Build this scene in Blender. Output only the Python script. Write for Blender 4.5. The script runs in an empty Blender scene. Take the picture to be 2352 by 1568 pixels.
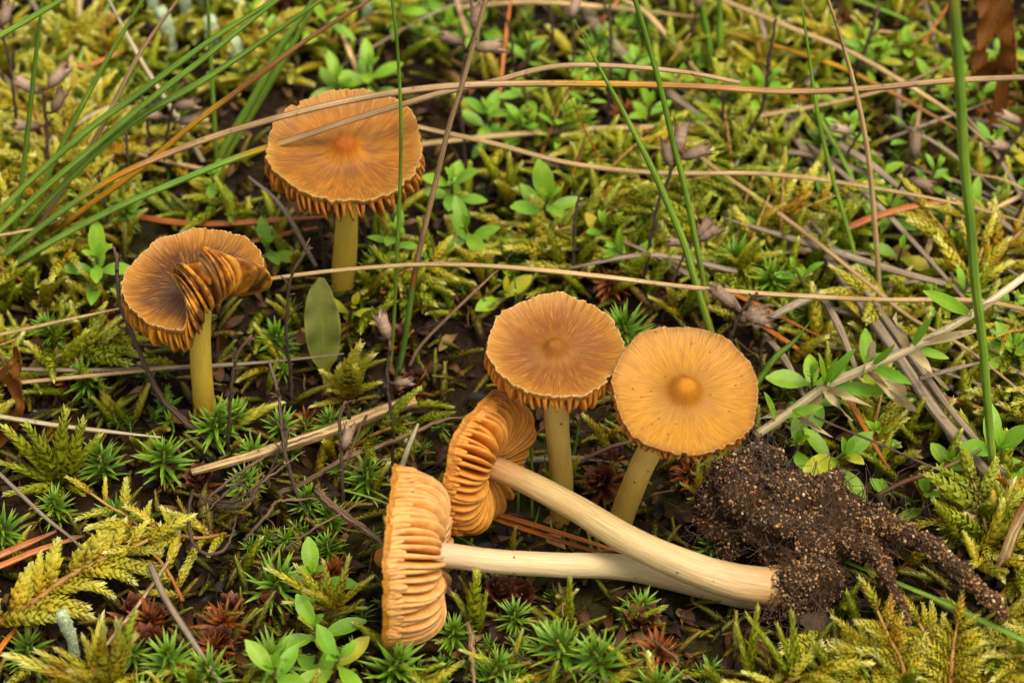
import bpy, math, random
import numpy as np
from mathutils import Vector, Matrix

random.seed(11)
RNG = np.random.default_rng(11)
SC = bpy.context.scene
COL = SC.collection
PI = math.pi

# ------------------------------------------------------------------ camera, sky, sun, exposure
PITCH = math.radians(44.0)
DIST = 0.5375
AIM_Z = 0.010
CAM = np.array([0.0, -DIST * math.cos(PITCH), DIST * math.sin(PITCH) + AIM_Z])
FWD = np.array([0.0, math.cos(PITCH), -math.sin(PITCH)])
UPV = np.array([0.0, math.sin(PITCH), math.cos(PITCH)])
FPX = 90.0 / 36.0 * 2352.0            # photo coordinates below are in a 2352 x 1568 frame

cam_data = bpy.data.cameras.new("camera")
cam = bpy.data.objects.new("camera", cam_data)
COL.objects.link(cam)
cam.location = CAM
cam.rotation_euler = (PI / 2 - PITCH, 0, 0)
cam_data.lens = 90.0
cam_data.sensor_width = 36.0
cam_data.clip_start = 0.01
cam_data.clip_end = 200.0
cam_data.dof.use_dof = True
cam_data.dof.focus_distance = 0.505
cam_data.dof.aperture_fstop = 17.0
cam_data.dof.aperture_blades = 7
SC.camera = cam

world = bpy.data.worlds.new("World")
SC.world = world
world.use_nodes = True
wn = world.node_tree
wn.nodes.clear()
SUN_EL, SUN_ROT = math.radians(68), math.radians(125)
sky = wn.nodes.new("ShaderNodeTexSky")
sky.sky_type = 'NISHITA'
sky.sun_disc = False
sky.sun_elevation = SUN_EL
sky.sun_rotation = SUN_ROT
sky.air_density = 1.0
sky.dust_density = 4.0
hsv = wn.nodes.new("ShaderNodeHueSaturation")      # overcast: the blue is veiled by cloud
hsv.inputs["Saturation"].default_value = 0.18
bg = wn.nodes.new("ShaderNodeBackground")
bg.inputs["Strength"].default_value = 0.125
wo = wn.nodes.new("ShaderNodeOutputWorld")
wn.links.new(sky.outputs[0], hsv.inputs["Color"])
wn.links.new(hsv.outputs[0], bg.inputs["Color"])
wn.links.new(bg.outputs[0], wo.inputs["Surface"])

sun_data = bpy.data.lights.new("sun", 'SUN')
sun_data.energy = 1.5
sun_data.angle = math.radians(28)
sun_data.color = (1.0, 0.93, 0.82)
sun = bpy.data.objects.new("sun", sun_data)
COL.objects.link(sun)
# sky sun_rotation is measured from +Y towards +X
sdir = Vector((math.sin(SUN_ROT) * math.cos(SUN_EL), math.cos(SUN_ROT) * math.cos(SUN_EL), math.sin(SUN_EL)))
sun.rotation_euler = sdir.to_track_quat('Z', 'Y').to_euler()
sun.location = sdir * 3

SC.view_settings.view_transform = 'Standard'
SC.view_settings.look = 'None'
SC.view_settings.exposure = 0.74
SC.view_settings.gamma = 1.0
SC.view_settings.use_white_balance = True      # camera set a little warm, as the photograph
SC.view_settings.white_balance_temperature = 7500
SC.render.engine = 'CYCLES'
SC.cycles.use_denoising = True
SC.cycles.max_bounces = 8
SC.cycles.diffuse_bounces = 4
SC.cycles.glossy_bounces = 2
SC.cycles.transmission_bounces = 4
SC.cycles.transparent_max_bounces = 4
SC.cycles.sample_clamp_indirect = 6.0


# ------------------------------------------------------------------ pixel -> place
def ray(px, py):
    return FWD + np.array([1.0, 0, 0]) * ((px - 1176.0) / FPX) + UPV * ((784.0 - py) / FPX)

def Pz(px, py, z):
    d = ray(px, py)
    return CAM + d * ((z - CAM[2]) / d[2])

def Py(px, py, y):
    d = ray(px, py)
    return CAM + d * ((y - CAM[1]) / d[1])

def proj(p):
    q = np.asarray(p, float) - CAM
    w = q @ FWD
    return 1176.0 + FPX * q[..., 0] / w, 784.0 - FPX * (q @ UPV) / w

_hx = [(random.uniform(40, 160), random.uniform(0, 2 * PI), random.uniform(0, 2 * PI)) for _ in range(14)]
def hgt(x, y):
    x = np.asarray(x, float); y = np.asarray(y, float)
    z = 0.0
    for k, a, ph in _hx:
        z = z + 0.09 / k * np.sin(k * (x * math.cos(a) + y * math.sin(a)) + ph)
    z = z * 0.8
    z = z - 0.006 * np.exp(-(((x - 0.028) / 0.05) ** 2 + ((y + 0.048) / 0.03) ** 2))   # hollow under the fallen ones
    z = z + 0.006 * np.exp(-(((x - 0.085) / 0.03) ** 2 + ((y + 0.075) / 0.03) ** 2))
    return z * np.exp(-(x * x + y * y) / 0.5)

def G(px, py, dz=0.0):
    z = 0.0
    for _ in range(5):
        p = Pz(px, py, z + dz)
        z = float(hgt(p[0], p[1]))
    return Pz(px, py, z + dz)

# ------------------------------------------------------------------ mesh helpers
def nrm(v):
    v = np.asarray(v, float)
    return v / (np.linalg.norm(v) + 1e-12)

class MB:
    def __init__(s):
        s.V, s.F, s.t, s.s, s.r = [], [], [], [], []
        s.extra = {}
    def add(s, V, F, t=0.0, sv=0.0, r=0.0):
        b = len(s.V)
        n = len(V)
        s.V.extend([tuple(v) for v in V])
        s.F.extend([tuple(i + b for i in f) for f in F])
        for arr, val in ((s.t, t), (s.s, sv), (s.r, r)):
            if np.ndim(val) == 0:
                arr.extend([float(val)] * n)
            else:
                arr.extend([float(q) for q in val])
    def arrays(s):
        tri = []
        for f in s.F:
            for k in range(1, len(f) - 1):
                tri.append((f[0], f[k], f[k + 1]))
        return (np.array(s.V, float), np.array(tri, int), np.array(s.t), np.array(s.s), np.array(s.r))
    def mesh(s, name, mat, origin=(0, 0, 0), smooth=True):
        me = bpy.data.meshes.new(name)
        o = np.asarray(origin, float)
        me.from_pydata((np.array(s.V, float) - o).tolist(), [], s.F)
        for nm, arr in (("t", s.t), ("s", s.s), ("r", s.r)):
            me.attributes.new(nm, 'FLOAT', 'POINT').data.foreach_set("value", np.array(arr, np.float32))
        for nm, arr in s.extra.items():
            me.attributes.new(nm, 'FLOAT_VECTOR', 'POINT').data.foreach_set("vector", np.array(arr, np.float32).ravel())
        if smooth:
            me.polygons.foreach_set("use_smooth", np.ones(len(me.polygons), bool))
        for m in (mat if isinstance(mat, (list, tuple)) else [mat]):
            me.materials.append(m)
        me.update()
        return me

def link(name, me, parent=None, loc=None, mtx=None):
    o = bpy.data.objects.new(name, me)
    COL.objects.link(o)
    if parent is not None:
        o.parent = parent
    if mtx is not None:
        o.matrix_local = mtx
    elif loc is not None:
        o.location = loc
    return o

def tag(o, label, cat, group=None, kind=None):
    o["label"] = label
    if cat: o["category"] = cat
    if group: o["group"] = group
    if kind: o["kind"] = kind
    return o

def empty(name, loc, label, cat, group=None):
    o = bpy.data.objects.new(name, None)
    o.empty_display_size = 0.005
    COL.objects.link(o)
    o.location = loc
    return tag(o, label, cat, group)

def spline(pts, n):
    P = np.array(pts, float)
    if len(P) == 2:
        return np.array([P[0] * (1 - u) + P[1] * u for u in np.linspace(0, 1, n)])
    P = np.vstack([2 * P[0] - P[1], P, 2 * P[-1] - P[-2]])
    m = len(P) - 3
    seg = np.linalg.norm(P[2:-1] - P[1:-2], axis=1)
    cum = np.concatenate([[0], np.cumsum(seg)]) / max(seg.sum(), 1e-9)
    out = []
    for u in np.linspace(0, 1, n):
        i = min(m - 1, max(0, int(np.searchsorted(cum, u, side='right')) - 1))
        w = (u - cum[i]) / max(cum[i + 1] - cum[i], 1e-9)
        a, b, c, d = P[i], P[i + 1], P[i + 2], P[i + 3]
        out.append(0.5 * ((2 * b) + (c - a) * w + (2 * a - 5 * b + 4 * c - d) * w * w + (3 * b - a - 3 * c + d) * w ** 3))
    return np.array(out)

def tube(mb, path, rad, n=8, rib=0.0, flat=1.0, up=(0, 0, 1), r=0.0, twist=0.0, capends=True, jitter=0.0):
    path = np.array(path, float)
    m = len(path)
    rad = np.interp(np.linspace(0, 1, m), np.linspace(0, 1, len(rad)), rad) if np.ndim(rad) else np.full(m, rad)
    T = np.gradient(path, axis=0)
    T /= np.linalg.norm(T, axis=1)[:, None] + 1e-12
    N = np.array(up, float)
    N = nrm(N - T[0] * (N @ T[0])) if abs(N @ T[0]) < 0.98 else nrm(np.cross(T[0], (1, 0.2, 0)))
    V, tt, ss = [], [], []
    ang = np.arange(n) * 2 * PI / n
    mod = 1 + rib * np.where(np.arange(n) % 2 == 0, 1, -1)
    for i in range(m):
        N = nrm(N - T[i] * (N @ T[i]))
        B = np.cross(T[i], N)
        a = ang + twist * i / m
        for k in range(n):
            rr = rad[i] * mod[k] * (1 + (jitter * random.uniform(-1, 1) if jitter else 0))
            V.append(path[i] + rr * (math.cos(a[k]) * B + flat * math.sin(a[k]) * N))
            tt.append(i / (m - 1)); ss.append(k / n)
    F = [(i * n + k, i * n + (k + 1) % n, (i + 1) * n + (k + 1) % n, (i + 1) * n + k) for i in range(m - 1) for k in range(n)]
    if capends:
        F.append(tuple(range(n))[::-1]); F.append(tuple((m - 1) * n + k for k in range(n)))
    mb.add(V, F, tt, ss, r)

def basis(x, z):
    x = nrm(x); z = np.asarray(z, float)
    z = z - x * (x @ z)
    if np.linalg.norm(z) < 1e-6:
        z = np.cross(x, (0.3, 1, 0.2))
    z = nrm(z); y = np.cross(z, x)
    return x, y, z

def mtx(pos, x, z, sx=1, sy=1, sz=1):
    x, y, z = basis(x, z)
    return Matrix(((x[0] * sx, y[0] * sy, z[0] * sz, pos[0]), (x[1] * sx, y[1] * sy, z[1] * sz, pos[1]),
                   (x[2] * sx, y[2] * sy, z[2] * sz, pos[2]), (0, 0, 0, 1)))

def leaf(mb, M, L, W, shape, across=3, fold=0.2, arch=0.1, r=0.0, wave=0.0):
    """a leaf blade along local x, normal z; shape = list of relative half widths along its length"""
    n = len(shape)
    V, tt, ss = [], [], []
    ph = random.uniform(0, 6)
    for i, w in enumerate(shape):
        u = i / (n - 1)
        for k in range(across):
            q = 2 * k / (across - 1) - 1
            y = q * w * W / 2
            z = abs(q) ** 1.3 * w * W / 2 * fold - arch * L * u * u + wave * W * math.sin(ph + 5 * u) * q
            V.append(M @ Vector((u * L, y, z)))
            tt.append(u); ss.append(q)
    F = [(i * across + k, i * across + k + 1, (i + 1) * across + k + 1, (i + 1) * across + k) for i in range(n - 1) for k in range(across - 1)]
    mb.add(V, F, tt, ss, r)

def join_mesh(name, variants, mats4, rnd, mat):
    """many transformed copies of small meshes as ONE mesh (only for what nobody could count)"""
    Vs, Ts, ts, ss, rs, off = [], [], [], [], [], 0
    for (vi, M), rr in zip(mats4, rnd):
        V, T, t, s_, r = variants[vi]
        M = np.array(M)
        Vs.append(V @ M[:3, :3].T + M[:3, 3]); Ts.append(T + off); off += len(V)
        ts.append(t); ss.append(s_); rs.append((r * 0.4 + rr) % 1.0)
    V = np.vstack(Vs); T = np.vstack(Ts)
    me = bpy.data.meshes.new(name)
    me.vertices.add(len(V)); me.vertices.foreach_set("co", V.astype(np.float32).ravel())
    me.loops.add(T.size); me.loops.foreach_set("vertex_index", T.astype(np.int32).ravel())
    me.polygons.add(len(T)); me.polygons.foreach_set("loop_start", (np.arange(len(T)) * 3).astype(np.int32))
    me.polygons.foreach_set("use_smooth", np.ones(len(T), bool))
    for nm, arr in (("t", ts), ("s", ss), ("r", rs)):
        me.attributes.new(nm, 'FLOAT', 'POINT').data.foreach_set("value", np.concatenate(arr).astype(np.float32))
    me.materials.append(mat)
    me.update(calc_edges=True)
    me.validate()
    return me

# ------------------------------------------------------------------ materials
def C(h):
    h = h.lstrip('#')
    v = [int(h[i:i + 2], 16) / 255 for i in (0, 2, 4)]
    return tuple((c / 12.92 if c <= 0.04045 else ((c + 0.055) / 1.055) ** 2.4) for c in v) + (1.0,)

class NT:
    def __init__(s, name):
        s.m = bpy.data.materials.new(name); s.m.use_nodes = True
        s.T = s.m.node_tree; s.T.nodes.clear()
    def n(s, typ, ins=None, **kw):
        nd = s.T.nodes.new(typ)
        for k, v in kw.items(): setattr(nd, k, v)
        for k, v in (ins or {}).items(): s.put(nd.inputs[k], v)
        return nd
    def put(s, sock, v):
        if isinstance(v, bpy.types.NodeSocket): s.T.links.new(v, sock)
        else: sock.default_value = v
    def attr(s, name, vec=False):
        a = s.n('ShaderNodeAttribute', attribute_name=name)
        return a.outputs['Vector'] if vec else a.outputs['Fac']
    def math(s, op, a, b=0.0, clamp=False):
        nd = s.n('ShaderNodeMath', operation=op, use_clamp=clamp)
        s.put(nd.inputs[0], a); s.put(nd.inputs[1], b)
        return nd.outputs[0]
    def ramp(s, fac, stops, interp='LINEAR'):
        nd = s.n('ShaderNodeValToRGB'); cr = nd.color_ramp; cr.interpolation = interp
        while len(cr.elements) < len(stops): cr.elements.new(0.5)
        for e, (p, c) in zip(cr.elements, stops):
            e.position = p
            e.color = c if isinstance(c, tuple) else (C(c) if isinstance(c, str) else (c, c, c, 1))
        s.put(nd.inputs[0], fac)
        return nd.outputs[0]
    def mix(s, fac, a, b, blend='MIX'):
        nd = s.n('ShaderNodeMix', data_type='RGBA', blend_type=blend)
        nd.clamp_factor = True
        for i, v in ((0, fac), (6, a), (7, b)):
            s.put(nd.inputs[i], C(v) if isinstance(v, str) else v)
        return nd.outputs[2]
    def noise(s, vec, scale, detail=3.0, rough=0.55, col=False):
        nd = s.n('ShaderNodeTexNoise', {'Scale': scale, 'Detail': detail, 'Roughness': rough})
        if vec is not None: s.put(nd.inputs['Vector'], vec)
        return nd.outputs[1 if col else 0]
    def pos(s):
        return s.n('ShaderNodeNewGeometry').outputs['Position']
    def rnd(s):
        return s.math('FRACT', s.math('ADD', s.n('ShaderNodeObjectInfo').outputs['Random'], s.attr('r')))
    def bump(s, h, strength, dist):
        return s.n('ShaderNodeBump', {'Height': h, 'Strength': strength, 'Distance': dist}).outputs[0]
    def principled(s, col, rough=0.5, spec=0.3, normal=None, **ins):
        p = s.n('ShaderNodeBsdfPrincipled')
        s.put(p.inputs['Base Color'], col); s.put(p.inputs['Roughness'], rough)
        s.put(p.inputs['Specular IOR Level'], spec)
        if normal is not None: s.put(p.inputs['Normal'], normal)
        for k, v in ins.items(): s.put(p.inputs[k.replace('_', ' ')], v)
        return p.outputs[0]
    def out(s, sh):
        o = s.n('ShaderNodeOutputMaterial'); s.T.links.new(sh, o.inputs['Surface'])
        return s.m

def plant_mat(name, a, b, trans=0.35, rough=0.5, spec=0.3, nscale=350, var=0.35, bump=0.0, edge=None, patch=None):
    """a, b: colour stops along the blade (attribute t) that individuals vary between"""
    m = NT(name)
    t = m.attr('t')
    col = m.mix(m.rnd(), m.ramp(t, a), m.ramp(t, b))
    if patch:
        f = m.ramp(m.noise(m.pos(), patch[1], 2), [(patch[2], 0.0), (patch[2] + 0.12, 1.0)])
        col = m.mix(f, col, m.mix(0.85, col, patch[0]))
    nz = m.noise(m.pos(), nscale, 3)
    col = m.mix(1.0, col, m.ramp(nz, [(0.25, 1 - var), (0.75, 1 + var * 0.7)]), 'MULTIPLY')
    if edge:
        sv = m.math('ABSOLUTE', m.attr('s'))
        col = m.mix(m.ramp(sv, [(0.0, 0.25), (0.12, 0.0), (0.8, 0.0), (1.0, 0.3)]), col, edge)
    nor = m.bump(m.noise(m.pos(), 2200, 2), bump, 0.0004) if bump else None
    p = m.principled(col, rough, spec, nor)
    tr = m.n('ShaderNodeBsdfTranslucent')
    m.put(tr.inputs['Color'], m.mix(0.35, col, m.mix(1.0, col, (1.3, 1.35, 0.6, 1), 'MULTIPLY')))
    ms = m.n('ShaderNodeMixShader', {0: trans})
    m.T.links.new(p, ms.inputs[1]); m.T.links.new(tr.outputs[0], ms.inputs[2])
    return m.out(ms.outputs[0])

def straw_mat(name, a, b, rough=0.55, spec=0.3, flecks='#4a3526', trans=0.08, stripe=0.35):
    m = NT(name)
    t, sv = m.attr('t'), m.attr('s')
    col = m.mix(m.rnd(), m.ramp(t, a), m.ramp(t, b))
    cv = m.n('ShaderNodeCombineXYZ')
    m.put(cv.inputs[0], m.math('MULTIPLY', sv, 9.0)); m.put(cv.inputs[1], m.math('MULTIPLY', t, 5.0)); m.put(cv.inputs[2], m.math('MULTIPLY', m.rnd(), 37.0))
    vein_shade = m.math('MULTIPLY', m.math('COSINE', m.math('MULTIPLY', sv, 2 * PI * 6)), 0.16)  # vein stripes that also paint rib shading: ridges lighter, grooves darker
    st = m.math('ADD', m.noise(cv.outputs[0], 2.0, 3), vein_shade)
    col = m.mix(1.0, col, m.ramp(st, [(0.3, 1 - stripe), (0.7, 1 + stripe * 0.6)]), 'MULTIPLY')
    fl = m.ramp(m.noise(m.pos(), 900, 4, 0.7), [(0.60, 0.0), (0.70, 0.8)])
    col = m.mix(fl, col, flecks)
    big = m.ramp(m.noise(m.pos(), 90, 2), [(0.3, 0.72), (0.7, 1.15)])
    col = m.mix(1.0, col, big, 'MULTIPLY')
    p = m.principled(col, rough, spec, m.bump(st, 0.5, 0.0003))
    tr = m.n('ShaderNodeBsdfTranslucent'); m.put(tr.inputs['Color'], col)
    ms = m.n('ShaderNodeMixShader', {0: trans})
    m.T.links.new(p, ms.inputs[1]); m.T.links.new(tr.outputs[0], ms.inputs[2])
    return m.out(ms.outputs[0])

MAT = {}
MAT['hairmoss'] = plant_mat('hair_moss_leaf', [(0, '#544a10'), (0.35, '#5f8a18'), (0.85, '#9abe44'), (1, '#b87a30')],
                            [(0, '#544a14'), (0.35, '#4c7c1c'), (0.85, '#80b040'), (1, '#b0b45c')], trans=0.3, rough=0.42, spec=0.4, nscale=500)
MAT['hairmoss_dry'] = plant_mat('dry_hair_moss_leaf', [(0, '#3a1d0e'), (0.5, '#8a4418'), (1, '#b9702c')],
                                [(0, '#2c170c'), (0.5, '#6a3214'), (1, '#8e5a2a')], trans=0.2, rough=0.5)
MAT['cup'] = plant_mat('moss_cup_bract', [(0, '#2a120c'), (0.6, '#5a2a1c'), (1, '#9a6248')],
                       [(0, '#22100c'), (0.6, '#4a261e'), (1, '#7c5446')], trans=0.1, rough=0.4, spec=0.5)
MAT['feather'] = plant_mat('feather_moss_leaf', [(0, '#94641c'), (0.3, '#c0a82c'), (0.7, '#d6cc4c'), (1, '#f4f0b0')],
                           [(0, '#84741a'), (0.3, '#aaa830'), (0.7, '#c4c454'), (1, '#f0eeb8')], trans=0.35, rough=0.4, spec=0.35, nscale=260,
                           patch=('#c07a1c', 60, 0.6))
MAT['feather_green'] = plant_mat('green_feather_moss_leaf', [(0, '#5a4a14'), (0.3, '#94981e'), (0.75, '#b8bc38'), (1, '#ecea90')],
                                 [(0, '#4a4a14'), (0.3, '#7c8c22'), (0.75, '#a0b038'), (1, '#dce284')], trans=0.35, rough=0.42, spec=0.35, nscale=260)
MAT['feather_stem'] = plant_mat('feather_moss_stem', [(0, '#8a5a2c'), (1, '#b99a4a')], [(0, '#9a4a2a'), (1, '#b5944c')], trans=0.1)
MAT['thyme'] = plant_mat('thyme_leaf', [(0, '#7a9a24'), (0.3, '#86b02a'), (1, '#9cc43c')],
                         [(0, '#6a9428'), (0.3, '#64a02a'), (1, '#7cb43c')], trans=0.3, rough=0.42, spec=0.4, nscale=300, var=0.22, bump=0.25,
                         edge='#a3c25e', patch=('#b4bb2c', 45, 0.64))
MAT['thyme_yellow'] = plant_mat('yellowing_thyme_leaf', [(0, '#8f9a24'), (0.5, '#c2bd2c'), (1, '#d3b338')],
                                [(0, '#7f9a2a'), (0.5, '#a9b433'), (1, '#b9c24c')], trans=0.35, rough=0.45, nscale=300, bump=0.2)
MAT['thyme_stem'] = plant_mat('thyme_stem', [(0, '#4a2a1a'), (0.6, '#7a4a34'), (1, '#6f8a3a')], [(0, '#3a2416'), (1, '#6a5a34')], trans=0.05)
MAT['grass'] = straw_mat('green_grass', [(0, '#9a9a38'), (0.15, '#84ac3e'), (0.9, '#74a438'), (1, '#9a6a3a')],
                         [(0, '#a8a43c'), (0.2, '#9cc048'), (0.93, '#8ab444'), (1, '#a87a3a')], rough=0.42, spec=0.45, flecks='#7a8a3c', trans=0.25, stripe=0.32)
MAT['grass_tan'] = straw_mat('grass_green_to_straw', [(0, '#6c8e38'), (0.16, '#74983c'), (0.21, '#c9861f'), (0.27, '#bd966a'), (0.55, '#c4a27a'), (0.62, '#d09a38'), (0.72, '#b3864c'), (1, '#b99a78')],
                             [(0, '#6c8e38'), (0.16, '#74983c'), (0.21, '#c9861f'), (0.27, '#bd966a'), (0.55, '#c4a27a'), (0.62, '#d09a38'), (0.72, '#b3864c'), (1, '#b99a78')])
MAT['grass_tan2'] = straw_mat('grass_green_to_straw_tip', [(0, '#74983a'), (0.40, '#7ea842'), (0.445, '#c9a02f'), (0.48, '#c29e70'), (1, '#b99a74')],
                              [(0, '#74983a'), (0.40, '#7ea842'), (0.445, '#c9a02f'), (0.48, '#c29e70'), (1, '#b99a74')])
MAT['grass_tan3'] = straw_mat('grass_straw_over_green', [(0, '#628832'), (0.26, '#6c943c'), (0.29, '#a5602a'), (0.33, '#a88860'), (1, '#c6a67c')],
                              [(0, '#628832'), (0.26, '#6c943c'), (0.29, '#a5602a'), (0.33, '#a88860'), (1, '#c6a67c')])
MAT['grass_yellow'] = straw_mat('yellowing_grass', [(0, '#6a8a2a'), (0.2, '#c98f1e'), (0.5, '#d7a12c'), (0.62, '#a9743c'), (1, '#9a6f4c')],
                                [(0, '#6a8a2a'), (0.2, '#c98f1e'), (0.5, '#d7a12c'), (0.62, '#a9743c'), (1, '#9a6f4c')])
MAT['straw'] = straw_mat('dry_straw', [(0, '#b89868'), (0.5, '#c8a678'), (1, '#b89a74')], [(0, '#cbae7a'), (0.5, '#dcba84'), (1, '#c09e68')], stripe=.5)
MAT['straw_grey'] = straw_mat('weathered_straw', [(0, '#8b7b69'), (0.5, '#9a8976'), (1, '#85735f')], [(0, '#7a6858'), (0.5, '#a8977f'), (1, '#93816b')])
MAT['straw_white'] = straw_mat('bleached_straw', [(0, '#cbbd98'), (1, '#d8ccae')], [(0, '#bfae86'), (1, '#d5c69f')], stripe=0.2)
MAT['straw_pale'] = straw_mat('papery_withered_leaf', [(0, '#c4aa74'), (0.5, '#d8c494'), (1, '#e0d0a8')], [(0, '#cdb27a'), (0.5, '#e2d2a8'), (1, '#bfa478')], stripe=.3, trans=.3)
MAT['needle'] = straw_mat('pine_needle', [(0, '#7a3a16'), (0.1, '#b86420'), (0.6, '#c8742a'), (1, '#9a5a22')],
                          [(0, '#7a3a18'), (0.2, '#b8661f'), (0.7, '#9a4f22'), (1, '#7a3f1e')], rough=0.32, spec=0.5, flecks='#4a2010', trans=0.05)
MAT['stalk'] = straw_mat('dead_stalk', [(0, '#43352b'), (1, '#5a483b')], [(0, '#54463a'), (1, '#6e5b4b')], rough=0.8, spec=0.15, flecks='#2a2019', trans=0.0, stripe=0.5)
MAT['twig'] = straw_mat('pale_twig', [(0, '#6a5644'), (1, '#a98866')], [(0, '#5c4a3a'), (1, '#8a705a')], rough=0.8, spec=0.15, flecks='#33261d', trans=0.0, stripe=0.5)
MAT['calyx'] = straw_mat('dried_calyx', [(0, '#6d5546'), (0.4, '#ab9280'), (0.75, '#b59a86'), (1, '#3a241c')], [(0, '#5a463a'), (0.4, '#86705f'), (0.75, '#957c68'), (1, '#33201a')],
                         rough=0.7, spec=0.2, flecks='#4a372c', trans=0.2)
MAT['dead_leaf'] = straw_mat('dead_brown_leaf', [(0, '#7a4a1c'), (0.5, '#96601f'), (1, '#8a5a24')], [(0, '#7a4420'), (0.5, '#a0662c'), (1, '#8a5420')], rough=0.45, flecks='#4a2a10', trans=0.4, stripe=0.3)

def mat_lichen():
    m = NT('lichen_podetium')
    nz = m.noise(m.pos(), 1500, 4)
    col = m.ramp(nz, [(0.3, '#7f9a74'), (0.55, '#b5c6a4'), (0.75, '#dbe3cf')])
    return m.out(m.principled(col, 0.9, 0.1, m.bump(nz, 0.8, 0.0006)))
MAT['lichen'] = mat_lichen()

def mat_ground():
    m = NT('humus')
    p = m.pos()
    n1, n2, n3 = m.noise(p, 90, 6, 0.65), m.noise(p, 700, 4), m.noise(p, 9, 3)
    col = m.ramp(n1, [(0.3, '#100b06'), (0.5, '#20150c'), (0.7, '#342310')])
    col = m.mix(m.ramp(n2, [(0.5, 0.0), (0.75, 0.5)]), col, '#45301a')
    col = m.mix(m.ramp(n3, [(0.5, 0.0), (0.65, 0.35)]), col, '#3f4415')
    return m.out(m.principled(col, 0.85, 0.15, m.bump(n2, 0.9, 0.002)))
MAT['ground'] = mat_ground()

def mat_litter():
    m = NT('leaf_litter')
    col = m.ramp(m.rnd(), [(0, '#150d08'), (0.3, '#2c1a0d'), (0.55, '#472b14'), (0.78, '#664626'), (0.92, '#86683f'), (1, '#3a2010')], 'CONSTANT')
    col = m.mix(1.0, col, m.ramp(m.noise(m.pos(), 600, 3), [(0.3, 0.6), (0.7, 1.2)]), 'MULTIPLY')
    return m.out(m.principled(col, 0.65, 0.25))
MAT['litter'] = mat_litter()

def mat_grain():
    m = NT('sand_and_soil_grain')
    col = m.ramp(m.rnd(), [(0, '#2e1d10'), (0.14, '#5c3d22'), (0.34, '#82592f'), (0.54, '#9e744a'), (0.74, '#b28a5e'), (0.9, '#c0a078'), (0.95, '#8f4a22'), (0.985, '#d0c0aa')], 'CONSTANT')
    col = m.mix(1.0, col, m.ramp(m.noise(m.pos(), 210, 3), [(0.36, 0.28), (0.6, 1.1)]), 'MULTIPLY')
    return m.out(m.principled(col, 0.38, 0.5))
MAT['grain'] = mat_grain()

def mat_soil():
    m = NT('soil_core')
    n = m.noise(m.pos(), 1400, 5, 0.7)
    col = m.ramp(n, [(0.3, '#20150c'), (0.5, '#46311d'), (0.7, '#74563a')])
    return m.out(m.principled(col, 0.8, 0.2, m.bump(n, 1.0, 0.0012)))
MAT['soil'] = mat_soil()

def mat_mycelium():
    m = NT('mycelium')
    tr = m.n('ShaderNodeBsdfTranslucent', {'Color': C('#7d7a7c')})
    ms = m.n('ShaderNodeMixShader', {0: 0.3})
    m.T.links.new(m.principled(C('#77737a'), 0.8, 0.1), ms.inputs[1]); m.T.links.new(tr.outputs[0], ms.inputs[2])
    return m.out(ms.outputs[0])
MAT['mycelium'] = mat_mycelium()

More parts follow.
